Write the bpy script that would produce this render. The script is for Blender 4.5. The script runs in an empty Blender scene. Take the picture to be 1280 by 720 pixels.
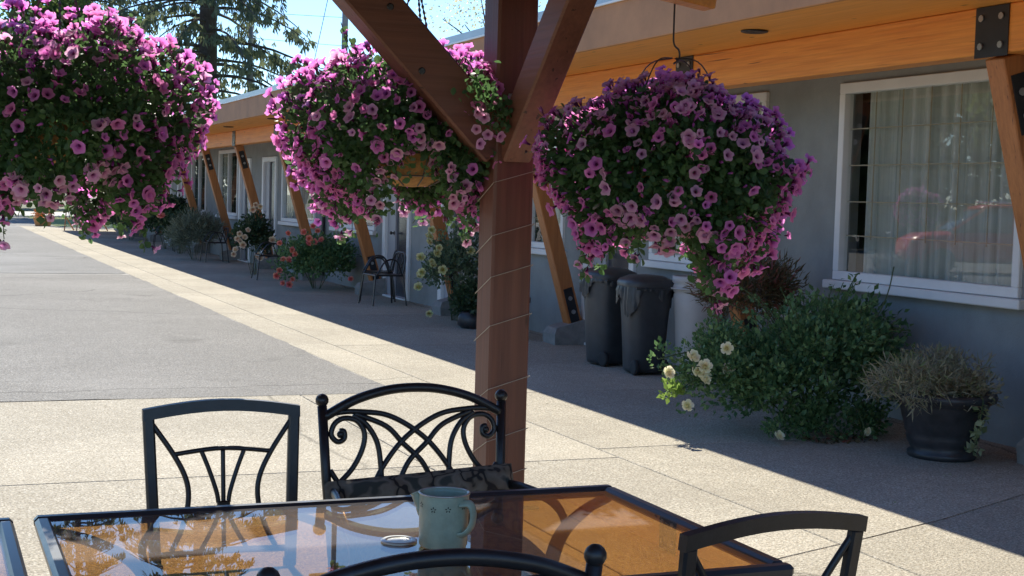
import bpy, math, random
import numpy as np
from mathutils import Vector, Matrix

# ------------------------------------------------------------------ camera, sky, sun
sc = bpy.context.scene
COL = sc.collection
R_ = math.radians
rng = np.random.default_rng(11)
random.seed(5)

def look_matrix(head, pitch, roll, loc):
    h, p, r = R_(head), R_(pitch), R_(roll)
    fw = Vector((math.sin(h)*math.cos(p), math.cos(h)*math.cos(p), -math.sin(p)))
    rt = Vector((math.cos(h), -math.sin(h), 0)); up = rt.cross(fw)
    rt2 = rt*math.cos(r) + up*math.sin(r); up2 = up*math.cos(r) - rt*math.sin(r)
    m = Matrix((rt2, up2, -fw)).transposed().to_4x4(); m.translation = loc
    return m

cam_d = bpy.data.cameras.new('camera'); cam = bpy.data.objects.new('camera', cam_d); COL.objects.link(cam)
cam_d.sensor_width = 36; cam_d.lens = 1800/1280*36; cam_d.clip_start = .05; cam_d.clip_end = 3000
cam.matrix_world = look_matrix(22.4, 3.5, 1.65, (0, 0, 1.63))
sc.camera = cam

SUN_EL, SUN_AZ = 43.5, 5.0            # degrees; azimuth from +Y towards +X
w = bpy.data.worlds.new('World'); sc.world = w; w.use_nodes = True
nt = w.node_tree; bg = nt.nodes['Background']
sky = nt.nodes.new('ShaderNodeTexSky'); sky.sky_type = 'NISHITA'; sky.sun_disc = False
sky.sun_elevation = R_(SUN_EL); sky.sun_rotation = R_(SUN_AZ)
sky.air_density = 1.0; sky.dust_density = 0.0; sky.ozone_density = 8.5; sky.altitude = 0
nt.links.new(sky.outputs[0], bg.inputs[0]); bg.inputs[1].default_value = 0.102
sd = bpy.data.lights.new('sun', 'SUN'); sun = bpy.data.objects.new('sun', sd); COL.objects.link(sun)
sd.energy = 4.05; sd.angle = R_(0.53); sd.color = (1, .945, .82)
e, a = R_(SUN_EL), R_(SUN_AZ)
SUNV = Vector((math.sin(a)*math.cos(e), math.cos(a)*math.cos(e), math.sin(e)))
sun.rotation_euler = SUNV.to_track_quat('Z', 'Y').to_euler()
vs = sc.view_settings; vs.view_transform = 'Standard'; vs.look = 'None'; vs.exposure = 1.1; vs.gamma = 1; vs.use_curve_mapping = False
sc.cycles.max_bounces = 10; sc.cycles.transparent_max_bounces = 16; sc.cycles.caustics_reflective = False; sc.cycles.caustics_refractive = False
sc.cycles.sample_clamp_indirect = 6

# ------------------------------------------------------------------ materials
def new_mat(name):
    m = bpy.data.materials.new(name); m.use_nodes = True
    return m, m.node_tree.nodes, m.node_tree.links, m.node_tree.nodes['Principled BSDF']

def c4(c): return (c[0], c[1], c[2], 1)

def coord(N, L, scale, kind='Object'):
    tc = N.new('ShaderNodeTexCoord'); mp = N.new('ShaderNodeMapping')
    mp.inputs['Scale'].default_value = scale if hasattr(scale, '__len__') else (scale,)*3
    L.new(tc.outputs[kind], mp.inputs[0]); return mp.outputs[0]

def ramp(N, L, fac, stops):
    r = N.new('ShaderNodeValToRGB'); el = r.color_ramp.elements
    while len(el) < len(stops): el.new(.5)
    for s, (p, c) in zip(el, stops): s.position = p; s.color = c4(c)
    L.new(fac, r.inputs[0]); return r.outputs[0]

def noise(N, L, vec, scale, detail=4, rough=.55):
    n = N.new('ShaderNodeTexNoise'); n.inputs['Scale'].default_value = scale; n.inputs['Detail'].default_value = detail
    n.inputs['Roughness'].default_value = rough
    if vec is not None: L.new(vec, n.inputs['Vector'])
    return n.outputs['Fac']

def mixc(N, L, fac, a, b, mode='MIX'):
    m = N.new('ShaderNodeMix'); m.data_type = 'RGBA'; m.blend_type = mode
    if isinstance(fac, (int, float)): m.inputs[0].default_value = fac
    else: L.new(fac, m.inputs[0])
    for i, x in ((6, a), (7, b)):
        if isinstance(x, tuple): m.inputs[i].default_value = c4(x)
        else: L.new(x, m.inputs[i])
    return m.outputs[2]

def bump(N, L, bs, height, strength, dist=.01):
    b = N.new('ShaderNodeBump'); b.inputs['Strength'].default_value = strength; b.inputs['Distance'].default_value = dist
    L.new(height, b.inputs['Height']); L.new(b.outputs[0], bs.inputs['Normal'])

def plain(name, col, rough=.6, var=.25, scale=6, metal=0, spec=.5, bmp=0, bscale=60, coat=0):
    m, N, L, b = new_mat(name)
    v = coord(N, L, 1)
    lo = tuple(x*(1-var) for x in col); hi = tuple(min(1, x*(1+var)) for x in col)
    L.new(ramp(N, L, noise(N, L, v, scale, 6, .65), [(.3, lo), (.7, hi)]), b.inputs['Base Color'])
    b.inputs['Roughness'].default_value = rough; b.inputs['Metallic'].default_value = metal
    b.inputs['Specular IOR Level'].default_value = spec; b.inputs['Coat Weight'].default_value = coat
    if bmp: bump(N, L, b, noise(N, L, v, bscale, 5, .7), bmp, .004)
    return m

def wood(name, c0, c1, along, rough=.55, knots=True, fine=1.0, wear=.4):
    """grain stretched along axis 0/1/2 of object space"""
    m, N, L, b = new_mat(name)
    s = [9.0*fine]*3; s[along] = .55*fine
    v = coord(N, L, tuple(s))
    g = noise(N, L, v, 2.2, 8, .62)
    s2 = [70.0*fine]*3; s2[along] = 1.5
    g2 = noise(N, L, coord(N, L, tuple(s2)), 1.0, 3, .5)
    col = ramp(N, L, g, [(.28, c1), (.5, tuple((x+y)/2 for x, y in zip(c0, c1))), (.72, c0)])
    col = mixc(N, L, .22, col, ramp(N, L, g2, [(.35, tuple(x*.55 for x in c1)), (.6, c0)]))
    if knots:
        s3 = [5.0]*3; s3[along] = 2.2
        vo = N.new('ShaderNodeTexVoronoi'); vo.inputs['Scale'].default_value = .9; L.new(coord(N, L, tuple(s3)), vo.inputs['Vector'])
        k = ramp(N, L, vo.outputs['Distance'], [(.03, (1, 1, 1)), (.085, (0, 0, 0))])
        col = mixc(N, L, k, col, tuple(x*.3 for x in c1))
    s4 = [34.0*fine]*3; s4[along] = .9
    ck = ramp(N, L, noise(N, L, coord(N, L, tuple(s4)), 1.3, 2, .4), [(.27, (1, 1, 1)), (.31, (0, 0, 0))])
    col = mixc(N, L, ck, col, tuple(x*.35 for x in c1))
    wx = noise(N, L, coord(N, L, 1.3), 1, 4, .6)
    col = mixc(N, L, ramp(N, L, wx, [(.45, (0, 0, 0)), (.75, (wear,)*3)]), col, tuple((x+.12)*.5 for x in c1))
    L.new(col, b.inputs['Base Color']); b.inputs['Roughness'].default_value = rough
    bump(N, L, b, g2, .4, .004)
    return m

def aggregate(name, cols, stain, rough, size=110, bstr=.5, spec=.5, patch=.25, crack=.6, oil=.42):
    m, N, L, b = new_mat(name)
    v = coord(N, L, 1)
    vo = N.new('ShaderNodeTexVoronoi'); vo.inputs['Scale'].default_value = size; L.new(v, vo.inputs['Vector'])
    sep = N.new('ShaderNodeSeparateColor'); L.new(vo.outputs['Color'], sep.inputs[0])
    col = ramp(N, L, sep.outputs[0], [(i/(len(cols)-1), c) for i, c in enumerate(cols)])
    big = noise(N, L, v, .55, 7, .68)
    mid = noise(N, L, v, 9, 5, .7)
    col = mixc(N, L, ramp(N, L, big, [(.40, (patch,)*3), (.60, (0, 0, 0))]), col, stain)
    col = mixc(N, L, ramp(N, L, mid, [(.45, (.35,)*3), (.75, (0, 0, 0))]), col, tuple(x*.8 for x in stain))
    wv = N.new('ShaderNodeTexNoise'); wv.inputs['Scale'].default_value = 1.1; wv.inputs['Detail'].default_value = 6; L.new(v, wv.inputs['Vector'])
    cr = N.new('ShaderNodeTexVoronoi'); cr.feature = 'DISTANCE_TO_EDGE'; cr.inputs['Scale'].default_value = .22; L.new(mixc(N, L, .35, v, wv.outputs['Color']), cr.inputs['Vector'])
    col = mixc(N, L, ramp(N, L, cr.outputs['Distance'], [(.0015, (crack,)*3), (.004, (0, 0, 0))]), col, tuple(x*.25 for x in stain))
    ol = noise(N, L, v, .9, 4, .5)
    col = mixc(N, L, ramp(N, L, ol, [(.60, (0, 0, 0)), (.72, (oil,)*3)]), col, tuple(x*.45 for x in stain))
    lt = noise(N, L, v, .23, 5, .6)
    col = mixc(N, L, ramp(N, L, lt, [(.5, (0, 0, 0)), (.68, (.30,)*3)]), col, tuple(min(.7, x*1.9) for x in stain))
    gr = ramp(N, L, noise(N, L, v, 70, 2, .8), [(.34, (.62,)*3), (.5, (1.0,)*3), (.66, (1.38,)*3)])
    col = mixc(N, L, 1.0, col, gr, 'MULTIPLY')
    L.new(col, b.inputs['Base Color'])
    L.new(ramp(N, L, sep.outputs[1], [(0, (rough-.3,)*3), (.25, (rough,)*3), (1, (min(1, rough+.15),)*3)]), b.inputs['Roughness'])
    b.inputs['Specular IOR Level'].default_value = spec
    bump(N, L, b, vo.outputs['Distance'], bstr, .006)
    return m

def leafmat(name, lo, hi, transl=.35, rough=.5, third=None, spec=.35):
    m, N, L, b = new_mat(name)
    g = N.new('ShaderNodeNewGeometry')
    st = [(0, lo), (1, hi)] if third is None else [(0, lo), (.75, hi), (1, third)]
    col = ramp(N, L, g.outputs['Random Per Island'], st)
    L.new(col, b.inputs['Base Color']); b.inputs['Roughness'].default_value = rough; b.inputs['Specular IOR Level'].default_value = spec
    t = N.new('ShaderNodeBsdfTranslucent'); L.new(mixc(N, L, .6, col, tuple(min(1, x*1.8) for x in hi)), t.inputs[0])
    mx = N.new('ShaderNodeMixShader'); mx.inputs[0].default_value = transl
    L.new(b.outputs[0], mx.inputs[1]); L.new(t.outputs[0], mx.inputs[2]); L.new(mx.outputs[0], N['Material Output'].inputs[0])
    return m

def petalmat(name, rim, mid, throat, transl=.6, rad=.035):
    m, N, L, b = new_mat(name)
    tc = N.new('ShaderNodeTexCoord'); dv = N.new('ShaderNodeSeparateXYZ'); L.new(tc.outputs['UV'], dv.inputs[0])
    nz = noise(N, L, coord(N, L, 90), 1, 3)
    ad = N.new('ShaderNodeMath'); ad.operation = 'MULTIPLY_ADD'; ad.inputs[1].default_value = .25; L.new(nz, ad.inputs[0]); L.new(dv.outputs[0], ad.inputs[2])
    col = ramp(N, L, ad.outputs[0], [(.28, throat), (.5, mid), (.85, rim)])
    oi = N.new('ShaderNodeNewGeometry'); ob_ = N.new('ShaderNodeObjectInfo'); sm_ = N.new('ShaderNodeMath'); sm_.operation = 'ADD'; L.new(oi.outputs['Random Per Island'], sm_.inputs[0]); L.new(ob_.outputs['Random'], sm_.inputs[1]); sf_ = N.new('ShaderNodeMath'); sf_.operation = 'FRACT'; L.new(sm_.outputs[0], sf_.inputs[0])
    hs = N.new('ShaderNodeHueSaturation')
    mr = N.new('ShaderNodeMapRange'); mr.inputs[3].default_value = .47; mr.inputs[4].default_value = .525; L.new(sf_.outputs[0], mr.inputs[0]); L.new(mr.outputs[0], hs.inputs['Hue'])
    L.new(col, hs.inputs['Color']); col = hs.outputs[0]
    L.new(col, b.inputs['Base Color']); b.inputs['Roughness'].default_value = .55; b.inputs['Specular IOR Level'].default_value = .25
    t = N.new('ShaderNodeBsdfTranslucent'); L.new(col, t.inputs[0])
    mx = N.new('ShaderNodeMixShader'); mx.inputs[0].default_value = transl
    L.new(b.outputs[0], mx.inputs[1]); L.new(t.outputs[0], mx.inputs[2]); L.new(mx.outputs[0], N['Material Output'].inputs[0])
    return m

def glass(name, tint, ior=1.5, dust=0.0, dustcol=(.6, .6, .65), rough=.0):
    m, N, L, b = new_mat(name); N.remove(b)
    tr = N.new('ShaderNodeBsdfTransparent'); tr.inputs[0].default_value = c4(tint)
    gl = N.new('ShaderNodeBsdfGlossy'); gl.inputs['Roughness'].default_value = rough
    fr = N.new('ShaderNodeFresnel'); fr.inputs[0].default_value = ior
    ge = N.new('ShaderNodeNewGeometry'); fm = N.new('ShaderNodeMath'); fm.operation = 'SUBTRACT'; fm.use_clamp = True   # the sheet reflects once, at its outer face
    L.new(fr.outputs[0], fm.inputs[0]); L.new(ge.outputs['Backfacing'], fm.inputs[1])
    mx = N.new('ShaderNodeMixShader'); L.new(fm.outputs[0], mx.inputs[0]); L.new(tr.outputs[0], mx.inputs[1]); L.new(gl.outputs[0], mx.inputs[2])
    out = mx.outputs[0]
    if dust:
        df = N.new('ShaderNodeBsdfDiffuse'); df.inputs[0].default_value = c4(dustcol)
        v = coord(N, L, 1)
        f = ramp(N, L, noise(N, L, v, 5, 8, .7), [(.3, (dust*.7,)*3), (.7, (dust*1.3,)*3)])
        m2 = N.new('ShaderNodeMixShader'); L.new(f, m2.inputs[0]); L.new(out, m2.inputs[1]); L.new(df.outputs[0], m2.inputs[2]); out = m2.outputs[0]
    L.new(out, N['Material Output'].inputs[0])
    return m

M = {}
M['concrete'] = aggregate('exposed_concrete', [(.20, .17, .12), (.40, .36, .28), (.56, .50, .39), (.30, .27, .22), (.62, .58, .48)], (.30, .265, .205), .92, 105, .55, .25, .5)
M['joint'] = plain('joint_fill', (.10, .09, .075), .9)
M['asphalt'] = aggregate('old_asphalt', [(.13, .125, .115), (.245, .233, .214), (.31, .294, .27), (.18, .173, .162), (.38, .362, .335)], (.19, .182, .168), .95, 95, .6, .15, .4)
M['asphalt2'] = aggregate('patched_asphalt', [(.15, .15, .145), (.25, .245, .235), (.30, .29, .275)], (.19, .187, .182), .95, 95, .5, .15, .4)
M['pale_asphalt'] = plain('pale_asphalt', (.30, .285, .26), .95, .2, 3)
M['pale_road'] = plain('pale_road', (.36, .35, .33), .8, .1, 2)
M['grass'] = plain('dry_grass', (.24, .27, .08), .9, .4, 1.5, bmp=.5)
M['earth'] = plain('earth', (.12, .12, .06), .95, .4, .2)
M['wall'] = plain('grey_stucco', (.275, .29, .28), .85, .16, 1.7, bmp=.9, bscale=70)
M['trim'] = plain('white_trim', (.80, .80, .78), .5, .05, 3)
M['door_grey'] = plain('door_paint', (.36, .36, .38), .5, .06, 3)
M['door_dark'] = plain('door_dark', (.05, .055, .065), .25, .1, 3)
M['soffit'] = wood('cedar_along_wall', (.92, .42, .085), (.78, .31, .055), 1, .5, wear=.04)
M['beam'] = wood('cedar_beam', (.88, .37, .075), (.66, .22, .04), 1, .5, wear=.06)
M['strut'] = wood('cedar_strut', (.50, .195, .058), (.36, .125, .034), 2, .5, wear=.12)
M['fascia'] = plain('brown_fascia', (.46, .22, .095), .7, .18, 2, bmp=.2)
M['flash'] = plain('metal_flashing', (.42, .45, .47), .4, .1, 3, metal=.6)
M['white_metal'] = plain('white_metal', (.78, .78, .76), .4, .05)
M['roofing'] = plain('roofing', (.12, .12, .12), .9, .3, 8, bmp=.4)
M['black_steel'] = plain('black_steel', (.018, .018, .02), .42, .3, 8, spec=.5)
M['bolt'] = plain('zinc_bolt', (.45, .45, .44), .35, .1, 8, metal=.8)
M['footing'] = plain('rough_concrete', (.23, .225, .21), .9, .2, 12, bmp=.6, bscale=50)
M['post_z'] = wood('stained_post', (.20, .076, .044), (.125, .046, .028), 2, .55, wear=.12)
M['post_x'] = wood('stained_beam_x', (.20, .076, .044), (.125, .046, .028), 0, .55, wear=.12)
M['post_y'] = wood('stained_beam_y', (.23, .088, .048), (.15, .054, .030), 1, .55, wear=.10)
M['iron'] = plain('black_cast_metal', (.016, .015, .017), .36, .35, 30, spec=.55, bmp=.15, bscale=120)
M['bronze'] = plain('bronze_tube', (.035, .022, .016), .4, .3, 20)
M['table_rail'] = plain('table_rail', (.03, .033, .04), .3, .2, 10, spec=.6)
M['brown_glass'] = glass('brown_glass', (.87, .645, .37), 1.5, .075, (.72, .70, .78))
M['pane'] = glass('window_pane', (.97, .98, .97), 2.0)
M['dark_pane'] = glass('dark_pane', (.75, .78, .78), 1.6)
M['curtain'] = leafmat('sheer_curtain', (.76, .78, .74), (.84, .85, .81), .18, .9, spec=.05)
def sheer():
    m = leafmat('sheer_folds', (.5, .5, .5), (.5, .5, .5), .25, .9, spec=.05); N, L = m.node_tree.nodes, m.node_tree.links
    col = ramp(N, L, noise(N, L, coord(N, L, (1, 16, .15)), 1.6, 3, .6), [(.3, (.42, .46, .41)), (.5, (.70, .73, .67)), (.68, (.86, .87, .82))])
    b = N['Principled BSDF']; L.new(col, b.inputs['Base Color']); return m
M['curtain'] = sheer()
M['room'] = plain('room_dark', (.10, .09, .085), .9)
M['gold'] = plain('pale_brass', (.50, .42, .30), .4, .1, metal=.3)
M['mint'] = plain('mint_enamel', (.36, .45, .345), .42, .2, 16, coat=.3)
M['rim'] = plain('bare_rim', (.55, .55, .52), .3, .1, metal=.7)
M['ink'] = plain('black_print', (.015, .02, .02), .5)
M['coir'] = plain('coir_liner', (.34, .17, .055), .95, .4, 30, bmp=1, bscale=150)
M['wire'] = plain('dark_wire', (.05, .04, .035), .5)
M['string'] = plain('pale_wire', (.42, .36, .29), .5)
M['leaf_p'] = leafmat('petunia_leaf', (.03, .075, .033), (.10, .19, .065), .38)
M['leaf_rose'] = leafmat('rose_leaf', (.04, .10, .042), (.115, .21, .08), .3, third=(.24, .34, .13))
M['leaf_climb'] = leafmat('climber_leaf', (.06, .10, .06), (.14, .20, .12), .3, third=(.22, .30, .14))
M['leaf_lime'] = leafmat('young_leaf', (.14, .24, .05), (.22, .32, .07), .35)  # brighter yellow-green than the other rose leaves
M['leaf_dark'] = leafmat('dark_leaf', (.022, .045, .022), (.05, .085, .035), .2)
M['leaf_grey'] = leafmat('sage_leaf', (.10, .125, .085), (.20, .23, .16), .2)
M['leaf_dry'] = leafmat('dry_plant', (.16, .15, .09), (.36, .33, .22), .3, third=(.17, .22, .07))
M['leaf_red'] = leafmat('reddish_spike', (.06, .06, .025), (.12, .09, .04), .25, third=(.30, .07, .07))
M['ivy'] = leafmat('variegated_ivy', (.16, .20, .08), (.40, .42, .26), .25)
M['needle'] = leafmat('needles', (.05, .07, .042), (.13, .15, .08), .35)
M['leaf_tree'] = leafmat('tree_leaf', (.05, .09, .025), (.14, .19, .05), .45)
M['leaf_yellow'] = leafmat('pale_tree_leaf', (.30, .30, .12), (.55, .52, .32), .4)
M['bark'] = plain('bark', (.075, .06, .05), .95, .4, 6, bmp=1, bscale=20)
M['stem'] = plain('green_stem', (.06, .09, .03), .7)
M['pole'] = plain('weathered_pole', (.26, .25, .23), .9, .2, 5)
M['petal'] = petalmat('petunia_petal', (.88, .31, .68), (.76, .19, .57), (.13, .010, .09))
M['petal2'] = petalmat('petunia_petal_pale', (.90, .53, .72), (.78, .34, .60), (.16, .02, .10))
M['bud'] = leafmat('petunia_bud', (.30, .06, .28), (.55, .16, .50), .35, third=(.2, .3, .1))
M['rose_cream'] = petalmat('cream_rose', (.93, .89, .66), (.93, .87, .58), (.92, .82, .45), .3, .03)
M['rose_coral'] = petalmat('coral_rose', (.88, .36, .28), (.86, .30, .23), (.80, .20, .15), .3, .03)
M['rose_apricot'] = petalmat('apricot_rose', (.84, .70, .52), (.82, .62, .42), (.74, .48, .26), .3, .03)
M['rose_yellow'] = petalmat('pale_yellow_rose', (.74, .73, .42), (.72, .68, .34), (.62, .55, .2), .3, .03)
M['bin'] = plain('black_plastic_bin', (.045, .05, .055), .45, .25, 5)
M['bag'] = plain('bin_bag', (.04, .046, .052), .35, .3, 12, bmp=.8, bscale=14)
M['grey_bin'] = plain('pale_grey_plastic', (.46, .44, .42), .5, .08, 4)
M['pot'] = plain('dark_glazed_pot', (.035, .035, .038), .4, .5, 7, bmp=.2)
M['soil'] = plain('soil', (.05, .035, .025), .95)
M['red_paint'] = plain('red_car_paint', (.70, .025, .018), .3, .05, 3, coat=.6)
M['tyre'] = plain('tyre', (.02, .02, .02), .8)
M['alloy'] = plain('alloy', (.6, .6, .62), .3, .05, metal=.9)
M['car_glass'] = plain('car_glass', (.05, .08, .10), .05, .05, spec=.9)
M['lamp_lens'] = plain('lamp_lens', (.6, .6, .58), .15)
M['orange'] = plain('orange_cloth', (.65, .30, .10), .8)

def cushion_mat():
    m, N, L, b = new_mat('floral_cushion')
    v = coord(N, L, 1)
    vo = N.new('ShaderNodeTexVoronoi'); vo.feature = 'DISTANCE_TO_EDGE'; vo.inputs['Scale'].default_value = 9
    nz = N.new('ShaderNodeTexNoise'); nz.inputs['Scale'].default_value = 8; L.new(v, nz.inputs['Vector'])
    L.new(mixc(N, L, .25, v, nz.outputs['Color']), vo.inputs['Vector'])
    k = ramp(N, L, vo.outputs['Distance'], [(.03, (.03, .026, .022)), (.06, (.17, .14, .10)), (.2, (.24, .21, .16)), (.3, (.07, .075, .06))])
    L.new(k, b.inputs['Base Color']); b.inputs['Roughness'].default_value = .9
    bump(N, L, b, noise(N, L, v, 300, 2), .2, .002)
    return m
M['cushion'] = cushion_mat()

# ------------------------------------------------------------------ geometry helpers
class MB:
    def __init__(s): s.v = []; s.f = []
    def add(s, vs, fs):
        o = len(s.v); s.v += [tuple(x) for x in vs]; s.f += [tuple(i+o for i in f) for f in fs]; return s
    def box(s, x0, x1, y0, y1, z0, z1):
        v = [(x, y, z) for z in (z0, z1) for y in (y0, y1) for x in (x0, x1)]
        return s.add(v, [(0, 2, 3, 1), (4, 5, 7, 6), (0, 1, 5, 4), (2, 6, 7, 3), (0, 4, 6, 2), (1, 3, 7, 5)])
    def bbox(s, x0, x1, y0, y1, z0, z1, b=.006):
        """box with chamfered edges"""
        xs, ys, zs = (x0, x1), (y0, y1), (z0, z1); vs = []; idx = {}
        for i in (0, 1):
            for j in (0, 1):
                for k in (0, 1):
                    for ax in range(3):
                        p = [xs[i], ys[j], zs[k]]; d = [b*(1-2*i), b*(1-2*j), b*(1-2*k)]
                        q = [p[n] + (0 if n == ax else d[n]) for n in range(3)]
                        idx[(i, j, k, ax)] = len(vs); vs.append(q)
        fs = []
        for ax in range(3):
            for sgn in (0, 1):
                o = [n for n in range(3) if n != ax]; ring = []
                for (p, q) in ((0, 0), (1, 0), (1, 1), (0, 1)):
                    key = [0, 0, 0]; key[ax] = sgn; key[o[0]] = p; key[o[1]] = q
                    ring.append(idx[(*key, ax)])
                fs.append(ring)
        for ax in range(3):
            o = [n for n in range(3) if n != ax]
            for p in (0, 1):
                for q in (0, 1):
                    k0 = [0, 0, 0]; k0[o[0]] = p; k0[o[1]] = q; k1 = list(k0); k1[ax] = 1
                    fs.append([idx[(*k0, o[0])], idx[(*k1, o[0])], idx[(*k1, o[1])], idx[(*k0, o[1])]])
        for i in (0, 1):
            for j in (0, 1):
                for k in (0, 1): fs.append([idx[(i, j, k, a_)] for a_ in range(3)])
        return s.add(vs, fs)
    def bar(s, p0, p1, w_, h_, up=(0, 0, 1), b=.006):
        """chamfered rectangular bar between two points; w_ across, h_ along up"""
        p0, p1 = Vector(p0), Vector(p1); d = (p1-p0); ln = d.length; d.normalize()
        x = d.cross(Vector(up)).normalized(); z = x.cross(d)
        t = MB().bbox(-w_/2, w_/2, 0, ln, -h_/2, h_/2, b)
        return s.add([p0 + x*v[0] + d*v[1] + z*v[2] for v in t.v], t.f)
    def tube(s, pts, r, n=8, cap=True, flat=None, ref=None):
        """flat = (ratio, reference normal) squashes the section"""
        P = [Vector(p) for p in pts]; m = len(P); rr = r if hasattr(r, '__len__') else [r]*m
        vs = []; fs = []; prev = None
        for i, p in enumerate(P):
            t = (P[min(i+1, m-1)] - P[max(i-1, 0)])
            if t.length < 1e-9: t = Vector((0, 0, 1))
            t.normalize()
            if prev is None:
                rf = Vector(ref) if ref else (Vector((0, 1, 0)) if abs(t.y) < .9 else Vector((1, 0, 0)))
                u = (rf - t*rf.dot(t)).normalized()
            else: u = (prev - t*prev.dot(t)).normalized()
            prev = u; q = t.cross(u)
            for k in range(n):
                a_ = 2*math.pi*(k+.5)/n
                vs.append(p + u*math.cos(a_)*rr[i]*(flat or 1) + q*math.sin(a_)*rr[i])
        for i in range(m-1):
            for k in range(n): fs.append((i*n+k, i*n+(k+1) % n, (i+1)*n+(k+1) % n, (i+1)*n+k))
        if cap: fs += [tuple(range(n))[::-1], tuple(range((m-1)*n, m*n))]
        return s.add(vs, fs)
    def lathe(s, prof, n=24, c=(0, 0, 0), axis='z'):
        vs = []; fs = []
        for r, z in prof:
            for k in range(n):
                a_ = 2*math.pi*k/n; p = (r*math.cos(a_), r*math.sin(a_), z)
                if axis == 'x': p = (p[2], p[0], p[1])
                if axis == 'y': p = (p[0], p[2], p[1])
                vs.append((p[0]+c[0], p[1]+c[1], p[2]+c[2]))
        for i in range(len(prof)-1):
            for k in range(n): fs.append((i*n+k, i*n+(k+1) % n, (i+1)*n+(k+1) % n, (i+1)*n+k))
        if prof[0][0] > 1e-4: fs.append(tuple(range(n))[::-1])
        if prof[-1][0] > 1e-4: fs.append(tuple(range((len(prof)-1)*n, len(prof)*n)))
        return s.add(vs, fs)
    def ball(s, c, r, n=12, sq=1):
        k = max(5, n//2)
        return s.lathe([(max(1e-5, r*math.sin(math.pi*i/k)), -r*sq*math.cos(math.pi*i/k)) for i in range(k+1)], n, c)
    def build(s, name, mat, parent=None, smooth=False, loc=None):
        me = bpy.data.meshes.new(name); me.from_pydata(s.v, [], s.f); me.update()
        return put(name, me, mat, parent, smooth, loc)

def put(name, me, mat, parent=None, smooth=False, loc=None):
    if mat is not None and len(me.materials) == 0: me.materials.append(M[mat] if isinstance(mat, str) else mat)
    if smooth: me.polygons.foreach_set('use_smooth', [True]*len(me.polygons)); me.update()
    o = bpy.data.objects.new(name, me); COL.objects.link(o)
    if parent is not None: o.parent = parent
    if loc is not None: o.location = loc
    return o

def thing(name, label, cat, loc=(0, 0, 0), rz=0, group=None):
    o = bpy.data.objects.new(name, None); COL.objects.link(o); o.empty_display_size = .1
    o.location = loc; o.rotation_euler = (0, 0, rz); o['label'] = label; o['category'] = cat
    if group: o['group'] = group
    return o
def tag(o, label, cat, group=None):
    o['label'] = label; o['category'] = cat
    if group: o['group'] = group
    return o
def struct(o): o['kind'] = 'structure'; return o
def stuff(o): o['kind'] = 'stuff'; return o

def copy_tree(o, parent=None):
    c = o.copy(); COL.objects.link(c); c.parent = parent
    for ch in list(o.children): copy_tree(ch, c)
    return c

def smooth_pts(pts, n=8):
    P = [Vector(p) for p in pts]; out = []
    for i in range(len(P)-1):
        p0 = P[max(i-1, 0)]; p1 = P[i]; p2 = P[i+1]; p3 = P[min(i+2, len(P)-1)]
        for k in range(n):
            t = k/n
            out.append(.5*((2*p1) + (p2-p0)*t + (2*p0-5*p1+4*p2-p3)*t*t + (3*p1-p0-3*p2+p3)*t**3))
    out.append(P[-1]); return out

def scatter(name, mat, tv, tf, pos, direc, scale, parent=None, roll=None, smooth=False, uvr=None):
    """many copies of a small template merged in one mesh; template +Y -> direc, +Z -> facing"""
    tv = np.asarray(tv, float); n = len(pos); k = len(tv)
    y = direc/np.linalg.norm(direc, axis=1, keepdims=True)
    rnd = rng.normal(size=(n, 3)) if roll is None else roll
    z = rnd - y*np.sum(rnd*y, axis=1, keepdims=True); z /= np.linalg.norm(z, axis=1, keepdims=True)+1e-9
    x = np.cross(y, z)
    sc_ = np.asarray(scale, float).reshape(n, -1)
    if sc_.shape[1] == 1: sc_ = np.repeat(sc_, 3, axis=1)
    V = pos[:, None, :] + tv[None, :, 0:1]*sc_[:, None, 0:1]*x[:, None, :] + tv[None, :, 1:2]*sc_[:, None, 1:2]*y[:, None, :] + tv[None, :, 2:3]*sc_[:, None, 2:3]*z[:, None, :]
    V = V.reshape(-1, 3)
    fl = np.array([len(f) for f in tf]); flat = np.concatenate([np.array(f) for f in tf])
    loops = (flat[None, :] + (np.arange(n)*k)[:, None]).ravel()
    tot = np.tile(fl, n); st = np.concatenate([[0], np.cumsum(tot)[:-1]])
    me = bpy.data.meshes.new(name)
    me.vertices.add(len(V)); me.vertices.foreach_set('co', V.ravel().astype(np.float32))
    me.loops.add(len(loops)); me.loops.foreach_set('vertex_index', loops.astype(np.int32))
    me.polygons.add(len(tot)); me.polygons.foreach_set('loop_start', st.astype(np.int32)); me.polygons.foreach_set('loop_total', tot.astype(np.int32))
    me.update(calc_edges=True)
    if uvr is not None:
        r = np.linalg.norm(tv[:, :2], axis=1)/uvr; uv = me.uv_layers.new(name='UVMap')
        uv.data.foreach_set('uv', np.stack([r[loops % k], 0*loops], 1).ravel().astype(np.float32))
    return put(name, me, mat, parent, smooth)

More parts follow.
